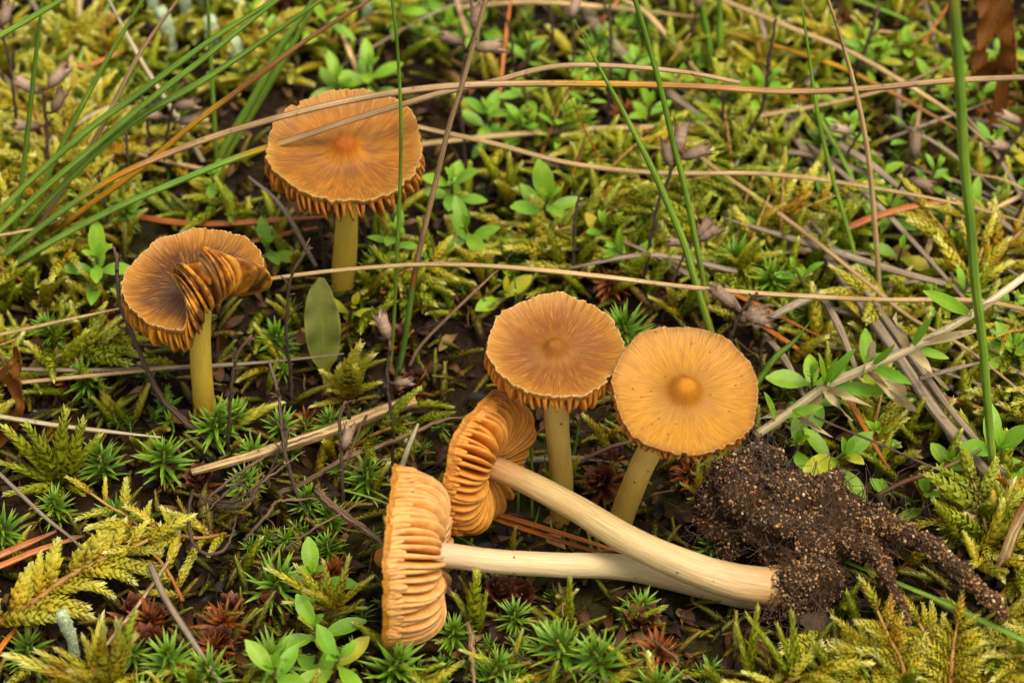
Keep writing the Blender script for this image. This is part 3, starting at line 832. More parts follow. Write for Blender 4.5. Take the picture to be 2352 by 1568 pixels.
def seg_d(p, a, b):
    a, b, p = np.array(a, float), np.array(b, float), np.array(p, float)
    u = np.clip(((p - a) @ (b - a)) / ((b - a) @ (b - a)), 0, 1)
    return np.linalg.norm(p - a - u * (b - a))
_SEG = {}
def _segs():
    key = len(PROT) + len(PROT_SOFT)
    if key not in _SEG:
        rows = [(*a, *b_, r) for line, r in PROT + PROT_SOFT for a, b_ in zip(line[:-1], line[1:])]
        _SEG[key] = np.array(rows, float)
    return _SEG[key]
def blocked(pts, w):
    q = _segs()
    A, Bv, r = q[:, :2], q[:, 2:4] - q[:, :2], q[:, 4]
    x, y = proj(np.array(pts))
    for p in zip(x, y):
        d = np.array(p) - A
        u = np.clip((d * Bv).sum(1) / (Bv * Bv).sum(1), 0, 1)
        if (np.linalg.norm(d - u[:, None] * Bv, axis=1) < r + w).any(): return True
    return False

def zone(px, py, blobs):
    return sum(a * math.exp(-(((px - x) / rx) ** 2 + ((py - y) / ry) ** 2)) for x, y, rx, ry, a in blobs)
Z_FEATHER = [(2180, 1480, 260, 170, 1.6), (2200, 1180, 200, 140, 1.2), (2010, 1420, 130, 110, 1.2), (150, 1300, 240, 190, 0.3), (60, 480, 190, 260, 1.6), (230, 1540, 200, 80, 1.0), (1350, 560, 260, 150, 0.9), (1720, 560, 200, 130, 0.7),
             (520, 620, 160, 120, 0.5), (880, 640, 140, 100, 0.8), (800, 880, 60, 60, 0.7), (2080, 900, 200, 130, 0.6), (500, 110, 260, 120, 0.4), (1750, 150, 250, 150, 0.7), (2200, 650, 200, 150, 0.35), (120, 1080, 140, 80, 0.6), (1500, 1430, 250, 60, 0.3), (700, 1400, 160, 110, 0.2), (300, 800, 180, 60, 0.4)]
PROT_SOFT = []
Z_HAIR = [(430, 1010, 360, 130, 1.3), (600, 1350, 320, 220, 1.0), (1330, 1500, 260, 90, 1.4), (780, 1050, 160, 120, 0.6), (1000, 620, 300, 160, 0.35), (1750, 600, 260, 150, 0.6), (120, 1480, 180, 120, 0.9), (1200, 130, 300, 150, 0.7), (2000, 560, 200, 150, 0.6), (650, 800, 150, 80, 0.8), (1950, 1480, 100, 70, 0.8), (1650, 1240, 60, 50, 0.4), (900, 1150, 100, 100, 0.4)]
Z_THYME = [(1130, 470, 230, 170, 1.3), (860, 130, 260, 110, 0.9), (2080, 620, 240, 220, 0.8), (2200, 250, 200, 200, 0.7), (1950, 1000, 180, 80, 0.6), (560, 450, 160, 130, 0.5), (1350, 150, 250, 120, 0.5), (2280, 820, 90, 90, 1.0), (700, 1470, 120, 90, 0.3), (1650, 250, 200, 130, 0.4)]
def sample_spots(n, blobs, floor, xr=(-160, 2510), yr=(-260, 1720), mind=0.0, seed=1):
    rs = random.Random(seed); out = []; tries = 0
    while len(out) < n and tries < n * 60:
        tries += 1
        px, py = rs.uniform(*xr), rs.uniform(*yr)
        if rs.random() > zone(px, py, blobs) + floor: continue
        p = G(px, py)
        if mind and any(abs(p[0] - q[0]) < mind and abs(p[1] - q[1]) < mind for q in out): continue
        out.append(p)
    return out

# ------------------------------------------------------------------ hair moss: star-shaped shoots
LANCE = [0.55, 1.0, 0.92, 0.72, 0.42, 0.02]
def leaf_variants(name, mat, shape, n, W, across=3, fold=0.35, arch=(0.05, 0.25), wave=0.0):
    res = []
    for k in range(n):
        mb = MB()
        leaf(mb, Matrix.Identity(4), 1.0, W * random.uniform(.9, 1.15), shape, across, fold, random.uniform(*arch), r=random.random(), wave=wave)
        res.append((mb.mesh(name, mat), mb.arrays()))
    return res
HL = leaf_variants('leaf', MAT['hairmoss'], LANCE, 5, 0.125, arch=(-0.05, 0.22))
HLD = leaf_variants('leaf', MAT['hairmoss_dry'], LANCE, 4, 0.15, arch=(-0.1, 0.3), wave=0.3)

def rosette_leaves(rs, n, size, H, spread=1.0):
    res = []
    for i in range(n):
        u = i / (n - 1)                      # 0 = lowest, 1 = tip
        az = i * 2.39996 + rs.uniform(-.25, .25)
        el = math.radians(5 + 72 * u ** 1.6 + rs.uniform(-9, 9)) * (1 if spread >= 1 else 1) + (1 - spread) * 0.5
        L = size * (0.72 + 0.28 * math.sin(PI * min(1, u * 0.9 + 0.1))) * rs.uniform(.85, 1.1) * (1 - 0.35 * u ** 4)
        d = np.array([math.cos(az) * math.cos(el), math.sin(az) * math.cos(el), math.sin(el)])
        upn = np.array([-math.cos(az) * math.sin(el), -math.sin(az) * math.sin(el), math.cos(el)])
        res.append((rs.randrange(10), mtx((0, 0, H * (0.35 + 0.65 * u)), d, upn, L, L, L)))
    return res
def stem_builder(H, r0=.0004):
    mb = MB(); tube(mb, [(0, 0, -.004), (0.0002, 0, H * .5), (0, 0, H)], [r0 * 1.2, r0, r0 * .6], n=5); return mb
def rosette_variants(nv, n, size, H, lv, mat, seed):
    res = []
    for k in range(nv):
        rs = random.Random(seed + k)
        L = rosette_leaves(rs, n, size, H, rs.uniform(.85, 1.05))
        sv = stem_builder(H).arrays()
        var = [a for _, a in lv] + [sv]
        M = [(vi % len(lv), np.array(m)) for vi, m in L] + [(len(lv), np.eye(4))]
        res.append((var, M, join_mesh('hair_moss_shoot', var, M, [rs.random() * .5 for _ in M], mat)))
    return res
HR = rosette_variants(7, 44, .0062, .010, HL, MAT['hairmoss'], 100)
HRD = rosette_variants(3, 30, .0060, .006, HLD, MAT['hairmoss_dry'], 200)

def tilted(p, s, rs, lean=0.25):
    ax = nrm((rs.gauss(0, lean), rs.gauss(0, lean) - 0.05, 1))
    a = rs.uniform(0, 2 * PI)
    return mtx(p, (math.cos(a), math.sin(a), 0.01), ax, s, s, s) if False else _tilt(p, ax, a, s)
def _tilt(p, ax, a, s):
    q = Vector((0, 0, 1)).rotation_difference(Vector(ax)).to_matrix() @ Matrix.Rotation(a, 3, 'Z')
    return Matrix.Translation(Vector(p)) @ (q * s).to_4x4()

G_HAIR = 'green star-shaped hair moss shoots'
def hair_shoot_parts(px, py, s, seed, label, group=None, dry=False, H=.010):
    rs = random.Random(seed)
    p = G(px, py + H * s * 7900 * .8)
    root = empty('hair_moss_shoot', (0, 0, 0), label, 'moss', group)
    root.matrix_world = tilted(p, s, rs, 0.18)
    lv = HLD if dry else HL
    link('stem', STEM_ME[1 if dry else 0], root)
    for vi, m in rosette_leaves(rs, 42, .0064, H, rs.uniform(.85, 1.05)):
        link('leaf', lv[vi % len(lv)][0], root, mtx=m)
    return root
STEM_ME = [stem_builder(.010).mesh('stem', MAT['hairmoss']), stem_builder(.006).mesh('stem', MAT['hairmoss_dry'])]
near_hair = [(375, 1040, 1.15), (255, 1055, 1.05), (480, 960, 1.1), (525, 955, .95), (286, 1150, .9), (25, 1195, 1.0), (590, 1320, 1.15), (400, 1500, 1.05), (655, 1480, 1.1), (842, 1095, 1.0), (770, 1175, .8),
             (1330, 1485, 1.2), (1408, 1492, 1.15), (1245, 1475, .95), (880, 1525, 1.15), (60, 1500, .9), (600, 1010, .8), (560, 1090, .8), (640, 960, .75), (1640, 1235, .85), (1445, 740, 1.2), (700, 1140, .8), (1440, 1395, .85), (1040, 1440, .85),
             (500, 1530, 1.0), (1950, 1510, 1.0), (330, 1480, .8), (140, 1150, .8), (760, 1260, .7), (1180, 1410, .75)]
for i, (x, y, s) in enumerate(near_hair):
    hair_shoot_parts(x, y, s, 900 + i, 'green star-shaped hair moss shoot with spread pointed leaves', G_HAIR)
for i, (x, y, s) in enumerate([(345, 1440, 1.0), (520, 1425, 1.0), (1510, 1500, .95), (1250, 1530, .8), (1385, 1110, .95), (500, 1480, .8), (770, 1310, .8), (1600, 1090, .8)]):
    hair_shoot_parts(x, y, s, 950 + i, 'dried red-brown hair moss shoot with starry leaves', 'dried hair moss shoots', dry=True, H=.006)

PROT_SOFT += [([(x - 1, y), (x + 1, y)], 26) for x, y, _s in near_hair]
PROT_SOFT += [([(-20, 1440), (150, 1329), (350, 1240)], 66), ([(210, 1140), (340, 1230)], 36), ([(300, 1215), (510, 1225)], 34), ([(300, 1260), (420, 1370)], 46), ([(60, 1010), (190, 1060)], 60), ([(40, 1130), (120, 1170)], 40),
              ([(740, 850), (860, 850)], 50), ([(640, 1330), (830, 1340)], 40), ([(160, 1480), (300, 1480)], 50), ([(1085, 1340), (1100, 1430)], 30), ([(345, 1425), (620, 1400)], 30), ([(400, 1105), (480, 1100)], 36), ([(515, 1405), (515, 1460)], 40),
              ([(1480, 1400), (1760, 1460)], 46), ([(440, 1130), (590, 1150)], 36), ([(970, 790), (1110, 900)], 46), ([(2020, 1400), (2190, 1480)], 60)]
PROT_SOFT += [([(x - 1, y), (x + 1, y)], 24) for x, y in [(228, 590), (1240, 440), (1085, 510), (1120, 250), (1865, 860), (1890, 1030), (2055, 560), (2250, 1010), (2180, 1045), (2125, 1125), (715, 1310), (740, 1430), (640, 1525), (760, 1500), (1040, 410), (850, 150)]]
# scattered shoots
rs = random.Random(77)
spots = sample_spots(190, Z_HAIR, 0.08, mind=.0045, seed=5)
cnt = 0
for p in spots:
    s = rs.uniform(.75, 1.15)
    if blocked([p, p + np.array([0, 0, .010 * s])], 48 * s): continue
    o = link('hair_moss_shoot', rs.choice(HR)[2]); o.matrix_world = tilted(p, s, rs, .25)
    tag(o, 'green star-shaped hair moss shoot with spread pointed leaves', 'moss', G_HAIR); cnt += 1
for p in sample_spots(70, Z_HAIR, 0.10, mind=.004, seed=6):
    s = rs.uniform(.6, 1.0)
    if blocked([p, p + np.array([0, 0, .007 * s])], 45 * s): continue
    o = link('hair_moss_shoot', rs.choice(HRD)[2]); o.matrix_world = tilted(p, s, rs, .25)
    tag(o, 'dried red-brown hair moss shoot with starry leaves', 'moss', 'dried hair moss shoots')
# low filler carpet
M, R = [], []
for p in sample_spots(700, Z_HAIR, 0.14, seed=7):
    s = rs.uniform(.35, .62)
    if blocked([p, p + np.array([0, 0, .009 * s])], 22): continue
    var, mm, me = rs.choice(HR)
    T = np.array(tilted(p, s, rs, .4))
    r0 = rs.random()
    for vi, m in mm[::2]:
        M.append((vi, T @ np.array(m))); R.append(r0)
o = link('hair_moss_carpet', join_mesh('hair_moss_carpet', HR[0][0], M, R, MAT['hairmoss']))
tag(o, 'low green hair moss between the larger shoots', 'moss', kind='stuff')

# ------------------------------------------------------------------ dead moss cups
def cup_meshes():
    res = []
    for k in range(3):
        mb = MB(); rs = random.Random(300 + k)
        for ring, (nb, el, L, r0) in enumerate(((9, 38, .0036, .0007), (8, 58, .0032, .0005), (6, 75, .0024, .0002))):
            for i in range(nb):
                az = 2 * PI * (i + .5 * ring + rs.uniform(-.15, .15)) / nb; e = math.radians(el + rs.uniform(-8, 8))
                d = np.array([math.cos(az) * math.cos(e), math.sin(az) * math.cos(e), math.sin(e)])
                upn = np.array([-math.cos(az) * math.sin(e), -math.sin(az) * math.sin(e), math.cos(e)])
                leaf(mb, mtx((math.cos(az) * r0, math.sin(az) * r0, .0045), d, upn), L * rs.uniform(.85, 1.1), .0021, [.5, .95, 1, .75, .05], 3, .35, -.15, r=rs.random())
        res.append(mb.mesh('cup', MAT['cup']))
    return res
CUPS = cup_meshes()
rs = random.Random(31)
cups = [(345, 1420), (520, 1405), (515, 1460), (625, 1390), (350, 1480), (400, 1105), (480, 1100), (1390, 1080), (1140, 1365), (1400, 1105), (960, 880), (1590, 1060), (1190, 1350), (300, 1410), (1480, 1440), (930, 800)]
for i, (x, y) in enumerate(cups):
    p = G(x, y + 30)
    root = empty('moss_cup', (0, 0, 0), 'dark red-brown dead moss cup with a ragged toothed mouth', 'moss cup', 'dead moss cups')
    s = rs.uniform(.8, 1.15)
    root.matrix_world = tilted(p, s, rs, .3)
    link('cup', CUPS[i % 3], root)
    link('stem', STEM_ME[1], root)
    for vi, m in rosette_leaves(rs, 14, .0052, .0045):
        link('leaf', HLD[vi % 4][0], root, mtx=m)

# ------------------------------------------------------------------ feather moss
def branch_variant(seed, n=64, slim=1.0, spread=0.55):
    rs = random.Random(seed); mb = MB()
    bend = rs.uniform(.03, .16); sw = rs.uniform(-.08, .08)
    ax = lambda u: np.array([u, sw * u * u, -bend * u * u + 0.05 * math.sin(u * 3)])
    tube(mb, [ax(u) for u in np.linspace(0, 1, 6)], [.022 * slim, .018 * slim, .004], n=5)
    for i in range(n):
        u = 0.02 + 0.95 * (i / (n - 1))
        az = i * 2.39996 + rs.uniform(-.3, .3)
        T = nrm(ax(u + .01) - ax(u - .01))
        X, Y, Zz = basis(T, (0, 0, 1))
        rad = math.cos(az) * Y * 1.15 + math.sin(az) * 0.8 * Zz
        w = (0.45 + 0.55 * math.sin(PI * min(1, u * 1.1 + .12))) * slim
        L = 0.17 * (0.62 + .38 * math.sin(PI * u ** .8)) * rs.uniform(.85, 1.15)
        d = nrm(T * 1.0 + rad * spread * rs.uniform(.75, 1.3) * (1.15 - .6 * u))
        P0 = ax(u) + rad * .014 * w
        side = nrm(np.cross(d, rad)); out = nrm(np.cross(side, d))
        if out @ rad < 0: out = -out
        W = .066 * w * rs.uniform(.85, 1.15)
        V = [P0, P0 + d * L * .42 + side * W, P0 + d * L * .45 + out * W * .75, P0 + d * L * .42 - side * W, P0 + d * L + out * L * rs.uniform(-.02, .12)]
        mb.add(V, [(0, 2, 1), (0, 3, 2), (1, 2, 4), (2, 3, 4)], [u * .8, u * .85, u * .85, u * .85, min(1, u * .7 + .3)], 0, rs.random() * .35)
    return mb
BR = [branch_variant(400 + k, 58 + 6 * (k % 3), slim=(1.0, 1.2, .85)[k % 3]) for k in range(7)]
BR_FINE = [branch_variant(430 + k, 44, slim=.6, spread=.5) for k in range(3)]
BR_Y = [b_.mesh('branch', MAT['feather'], smooth=False) for b_ in BR]
BR_G = [b_.mesh('branch', MAT['feather_green'], smooth=False) for b_ in BR]
BR_F = [b_.mesh('branch', MAT['feather'], smooth=False) for b_ in BR_FINE]

def frond(path, nb, blen, meshes, label, group, rs, wid=1.0, angle=52, up=(0, 0, 1), stem_r=.00042, tip=True, droop=0.15):
    path = np.array(path, float)
    base = path[0]
    root = empty('feather_moss_frond', base, label, 'moss', group)
    P = spline(path, 26)
    mb = MB(); tube(mb, P, [stem_r, stem_r * .9, stem_r * .5], n=6, jitter=.15)
    link('stem', mb.mesh('stem', MAT['feather_stem'], base), root)
    for i in range(nb):
        u = .08 + .86 * (i + rs.uniform(-.2, .2)) / nb
        k = min(24, max(1, int(u * 25)))
        T = nrm(P[k + 1] - P[k - 1])
        X, Y, Zz = basis(T, up)
        sg = 1 if i % 2 == 0 else -1
        a = math.radians(angle + rs.uniform(-12, 12) - 14 * u)
        d = nrm(math.cos(a) * X + sg * math.sin(a) * Y + Zz * rs.uniform(-droop, droop + .12))
        L = blen * (0.55 + .45 * math.sin(PI * min(1, u * .9 + .15))) * rs.uniform(.8, 1.15)
        w = L * wid * rs.uniform(.85, 1.2)
        link('branch', rs.choice(meshes), root, mtx=mtx(P[k] - base, d, Zz, L, w, w))
    if tip:
        T = nrm(P[-1] - P[-4]); L = blen * rs.uniform(.7, .95)
        link('branch', rs.choice(meshes), root, mtx=mtx(P[-2] - base, T, up, L, L * wid, L * wid))
    return root

def tuft(px, py, shoots, meshes, label, group=None, z=.003):
    """several leafy shoots from one foot; shoots = list of (tip px, tip py, tip height mm, relative width)"""
    base = G(px, py, z)
    root = empty('feather_moss_tuft', base, label, 'moss', group)
    rs = random.Random(int(px + py))
    for tx, ty, tz, w in shoots:
        d = Pz(tx, ty, base[2] + tz / 1000) - base
        L = float(np.linalg.norm(d))
        link('branch', rs.choice(meshes), root, mtx=mtx((0, 0, 0), d + np.array([0, 0, .1 * L]), (rs.uniform(-.4, .4), -.3, 1), L * 1.05, L * w, L * w))
    return root

rs = random.Random(55)
def zp(pts, z): return [Pz(x, y, (z[0] + (z[1] - z[0]) * i / (len(pts) - 1)) / 1000) for i, (x, y) in enumerate(pts)]
frond(zp([(-30, 1445), (75, 1384), (150, 1329), (225, 1289), (300, 1259), (350, 1235)], (9, 14)), 19, .0125, BR_Y, 'long yellow feather moss frond lying along the hair moss with reddish stem', None, rs, wid=1.2, stem_r=.00065)
frond(zp([(350, 1245), (300, 1190), (255, 1165), (205, 1130)], (10, 13)), 6, .0085, BR_Y, 'yellow feather moss frond tip rising over the long frond', None, rs)
frond(zp([(520, 1225), (450, 1235), (370, 1215), (300, 1210)], (9, 13)), 9, .0095, BR_Y, 'yellow feather moss frond beneath the looped dark twig', None, rs)
frond(zp([(420, 1380), (390, 1320), (350, 1270), (290, 1240)], (8, 12)), 8, .0100, BR_Y, 'amber feather moss frond drooping over dead moss cups', None, rs)
tuft(150, 1115, [(10, 1000, 14, .9), (75, 980, 18, .95), (130, 965, 20, .9), (185, 985, 18, .9), (225, 1005, 12, .8), (5, 1070, 6, .8), (20, 1140, 4, .8), (110, 1185, 3, .7), (190, 1140, 5, .6)], BR_G, 'plumed olive feather moss tuft beside the pale fallen stalk')
tuft(800, 915, [(740, 860, 12, .8), (770, 845, 15, .8), (815, 800, 20, .9), (850, 820, 16, .9), (870, 880, 8, .8), (720, 940, 3, .7), (830, 850, 16, .8), (760, 900, 8, .7)], BR_Y, 'bright yellow feather moss tuft beyond the split bamboo-like stalk')
tuft(250, 1580, [(130, 1500, 14, .6), (190, 1480, 16, .7), (240, 1465, 20, .8), (280, 1450, 20, .7), (320, 1480, 16, .7), (90, 1510, 10, .7), (60, 1540, 8, .7), (20, 1520, 8, .7), (210, 1540, 14, .7), (170, 1545, 12, .8)], BR_Y, 'tall pale yellow feather moss tuft beside the grey lichen')
tuft(770, 1400, [(620, 1315, 8, .7), (680, 1310, 10, .8), (740, 1300, 12, .7), (800, 1290, 12, .7), (660, 1390, 6, .7), (850, 1330, 8, .7), (700, 1360, 10, .8), (840, 1400, 4, .6)], BR_Y, 'brownish yellow feather moss tuft beside the pale gilled fallen cap')
tuft(1100, 1450, [(1085, 1330, 16, .95), (1040, 1370, 10, .6), (1115, 1370, 10, .7)], BR_G, 'olive feather moss shoot under the white fallen stem')
tuft(1310, 1450, [(1315, 1340, 14, .7), (1385, 1420, 4, .6), (1220, 1430, 3, .6), (1250, 1400, 8, .5)], BR_G, 'small olive feather moss tuft among green hair moss stars')
tuft(1440, 1440, [(1520, 1395, 6, .7), (1470, 1380, 8, .6)], BR_G, 'flat olive feather moss shoots below the crossing stems')
tuft(1170, 1540, [(1060, 1500, 4, .6), (1200, 1450, 8, .6), (1130, 1560, 3, .6), (1215, 1520, 5, .9)], BR_Y, 'orange-yellow feather moss shoots below the fallen cap')
tuft(1180, 1275, [(1180, 1215, 10, .7)], BR_Y, 'single whitish moss tip beside the pine needles')
tuft(1400, 1010, [(1425, 985, 8, .9), (1360, 1010, 4, .6)], BR_Y, 'bright moss tip in the gap between the two standing stems')
tuft(1300, 1130, [(1270, 1050, 10, .8), (1320, 1060, 12, .8), (1250, 1085, 6, .7)], BR_G, 'olive moss shoots at the foot of the buff stem')
tuft(1720, 1560, [(1735, 1405, 16, .55), (1690, 1440, 12, .5), (1700, 1490, 10, .6)], BR_G, 'tall thin olive moss shoots under the soil clod')
tuft(1830, 1580, [(1790, 1450, 16, .5), (1815, 1420, 18, .5), (1760, 1480, 12, .55), (1720, 1420, 14, .45)], BR_G, 'forked olive moss shoots beside the green hair moss under the clod')
for k, (pts, z) in enumerate([([(2085, 1590), (2070, 1520), (2040, 1460), (2015, 1400)], (8, 18)), ([(2180, 1600), (2185, 1540), (2190, 1480), (2200, 1430)], (8, 16)), ([(2000, 1580), (1990, 1520), (1960, 1470)], (6, 14)),
                              ([(2260, 1600), (2270, 1540), (2300, 1490)], (6, 12)), ([(2330, 1580), (2320, 1520), (2350, 1470)], (6, 12)), ([(2120, 1560), (2140, 1490), (2110, 1430)], (8, 15))]):
    frond(zp(pts, z), 16, .0080, BR_F, 'straw-coloured open feather moss frond with thin sparse branches', 'open straw-coloured moss fronds', rs, wid=1.7, angle=58, stem_r=.0005)

G_F = 'yellow-green feather moss fronds'
n = 0
for p in sample_spots(330, Z_FEATHER, 0.10, mind=.0032, seed=9):
    px, py = proj(p)
    a = rs.uniform(0, 2 * PI); L = rs.uniform(.010, .024)
    e = rs.uniform(.15, .8)
    d = np.array([math.cos(a) * math.cos(e), math.sin(a) * math.cos(e), math.sin(e)]) * L
    p = p + np.array([0, 0, rs.uniform(.001, .005)])
    q = [p, p + d * .5 + np.array([0, 0, .0015]), p + d]
    if blocked([q[0], q[1], q[2]], 45): continue
    green = rs.random() < (.25 if px > 1800 and py > 1000 else .45)
    frond(q, rs.randint(4, 8), rs.uniform(.0085, .0125), BR_G if green else BR_Y, 'short yellow-green feather moss frond in the carpet', G_F, rs, wid=rs.uniform(.9, 1.2))
    n += 1
    if n >= 190: break
for k in range(75):
    px, py = rs.uniform(1900, 2420), rs.uniform(1190, 1600)
    if px < 2000 and py < 1400: px += 130
    a = rs.uniform(-.4, PI + .4); L = rs.uniform(.012, .02); e = rs.uniform(.1, .55)
    d = np.array([math.cos(a) * math.cos(e), -abs(math.sin(a)) * math.cos(e) * rs.choice((1, 1, -1)), math.sin(e)]) * L
    p = G(px, py, .001)
    q = [p, p + d * .5 + np.array([0, 0, .002]), p + d]
    if blocked(q, 16): continue
    frond(q, rs.randint(5, 9), rs.uniform(.010, .013), BR_Y if rs.random() < .75 else BR_G, 'bright yellow-green feather moss frond in the dense cushion', 'bright moss fronds of the dense cushion', rs, wid=rs.uniform(1.1, 1.35))
for k in range(22):
    px, py = rs.uniform(-60, 230), rs.uniform(150, 640)
    a = rs.uniform(0, 2 * PI); L = rs.uniform(.010, .018); e = rs.uniform(.5, 1.2)
    d = np.array([math.cos(a) * math.cos(e), math.sin(a) * math.cos(e), math.sin(e)]) * L
    p = G(px, py, .004)
    frond([p, p + d * .5 + np.array([0, 0, .002]), p + d], rs.randint(5, 8), rs.uniform(.009, .012), BR_Y, 'bright yellow feather moss frond behind the grass fan', 'bright moss fronds behind the grass fan', rs, wid=rs.uniform(1.1, 1.35))
# carpet of single shoots
M, R, Mg, Rg = [], [], [], []
arr = [b_.arrays() for b_ in BR]
for p in sample_spots(3000, Z_FEATHER, 0.13, seed=10):
    a, e = rs.uniform(0, 2 * PI), rs.uniform(.1, 1.3)
    L = rs.uniform(.007, .014)
    d = np.array([math.cos(a) * math.cos(e), math.sin(a) * math.cos(e), math.sin(e)])
    p = p + np.array([0, 0, rs.uniform(-.001, .005)])
    if blocked([p, p + d * L], 14): continue
    T = np.array(mtx(p, d, (0, 0, 1), L, L, L))
    px, py = proj(p)
    if rs.random() < (.28 if py < 720 and px > 300 else .6): M.append((rs.randrange(len(arr)), T)); R.append(rs.random())
    else: Mg.append((rs.randrange(len(arr)), T)); Rg.append(rs.random())
tag(link('feather_moss_carpet', join_mesh('feather_moss_carpet', arr, M, R, MAT['feather'])), 'yellow feather moss carpet filling the gaps', 'moss', kind='stuff')
tag(link('feather_moss_carpet', join_mesh('feather_moss_carpet', arr, Mg, Rg, MAT['feather_green'])), 'olive feather moss carpet filling the gaps', 'moss', kind='stuff')

MAT['feather_dead'] = plant_mat('dead_feather_moss', [(0, '#33200c'), (0.4, '#665016'), (1, '#a08a30')], [(0, '#30280e'), (0.4, '#566018'), (1, '#8c983a')], trans=0.2, rough=0.5, nscale=260)
M, R = [], []
for p in sample_spots(2600, [], 1.0, seed=61):
    a, e = rs.uniform(0, 2 * PI), rs.uniform(-.1, .6)
    L = rs.uniform(.005, .011)
    d = np.array([math.cos(a) * math.cos(e), math.sin(a) * math.cos(e), math.sin(e)])
    p = p + np.array([0, 0, rs.uniform(0, .003)])
    M.append((rs.randrange(len(arr)), np.array(mtx(p, d, (0, 0, 1), L, L * .8, L * .8)))); R.append(rs.random())
tag(link('withered_moss_layer', join_mesh('withered_moss_layer', arr, M, R, MAT['feather_dead'])), 'brown and olive withered moss under the living shoots', 'moss', kind='stuff')

# ------------------------------------------------------------------ litter of leaf scraps and fibres
def litter():
    var = []
    for k in range(6):
        mb = MB()
        if k < 3: tube(mb, spline([(0, 0, 0), (.3, random.uniform(-.1, .1), .03), (.7, random.uniform(-.15, .15), .02), (1, 0, 0)], 6), [.018, .02, .012], n=4)
        else: leaf(mb, Matrix.Identity(4), 1.0, random.uniform(.25, .45), [.2, .8, 1, .7, .15], 3, random.uniform(.2, .8), random.uniform(-.2, .3), wave=.4)
        var.append(mb.arrays())
    M, R = [], []
    for p in sample_spots(7000, [], 1.0, seed=12):
        a = RNG.uniform(0, 2 * PI); L = RNG.uniform(.002, .007) * (1.6 if RNG.random() < .15 else 1)
        d = (math.cos(a), math.sin(a), RNG.uniform(-.3, .5))
        M.append((int(RNG.integers(6)), np.array(mtx(p + np.array([0, 0, RNG.uniform(.0002, .003)]), d, (RNG.uniform(-.6, .6), RNG.uniform(-.6, .6), 1), L, L, L)))); R.append(RNG.random())
    o = link('leaf_litter', join_mesh('leaf_litter', var, M, R, MAT['litter']))
    tag(o, 'brown leaf scraps and fibres on the soil', 'litter', kind='stuff')
litter()

# ------------------------------------------------------------------ thyme sprigs
OBL = [.16, .34, .78, 1.0, .98, .72, .12]
TL = [m for m, _ in leaf_variants('leaf', MAT['thyme'], OBL, 5, .38, 5, .28, (-.02, .22))]
TLY = [m for m, _ in leaf_variants('leaf', MAT['thyme_yellow'], OBL, 4, .40, 5, .25, (0, .3))]
def thyme(p, H, rs, label, group=None, size=.0062, nodes=5, yellow=0.0, lean=(0, 0), name='thyme_sprig', top=True):
    p = np.asarray(p, float)
    root = empty(name, p, label, 'herb', group)
    ax = [np.array([0, 0, -.004]), np.array([lean[0] * .3 * H, lean[1] * .3 * H, H * .4]), np.array([lean[0] * H, lean[1] * H, H])]
    P = spline(ax, 20)
    mb = MB(); tube(mb, P, [.00055, .00045, .0003], n=6)
    link('stem', mb.mesh('stem', MAT['thyme_stem']), root)
    rot = rs.uniform(0, PI)
    for k in range(nodes):
        u = .38 + .62 * (k / max(1, nodes - 1)) ** .8
        i = min(18, int(u * 19)); T = nrm(P[i + 1] - P[i - 1] if i > 0 else P[1] - P[0])
        X, Y, Zz = basis(T, (math.cos(rot), math.sin(rot), 0))
        el = math.radians(8 + 52 * (k / max(1, nodes - 1)) ** 2 + rs.uniform(-10, 10))
        L = size * (0.85 + .3 * math.sin(PI * (k + .5) / nodes)) * (1 if k < nodes - 1 else .62)
        for sg in (-1, 1):
            rad = (Zz if k % 2 == 0 else Y) * sg
            d = math.cos(el) * rad + math.sin(el) * T + np.array([rs.gauss(0, .1), rs.gauss(0, .1), rs.gauss(0, .1)])
            n_ = -math.sin(el) * rad + math.cos(el) * T
            l = L * rs.uniform(.85, 1.12)
            link('leaf', rs.choice(TLY if rs.random() < yellow else TL), root, mtx=mtx(P[i], d, n_, l, l * rs.uniform(.85, 1.1), l))
        rot += rs.uniform(-.2, .2)
    if top:
        for sg in (-1, 1):
            T = nrm(P[-1] - P[-3]); X, Y, Zz = basis(T, (math.cos(rot + .8), math.sin(rot + .8), 0))
            l = size * .45
            link('leaf', rs.choice(TL if yellow < .5 else TLY), root, mtx=mtx(P[-1], T + .45 * sg * Zz, -sg * Zz + .3 * T, l, l, l))
    return root

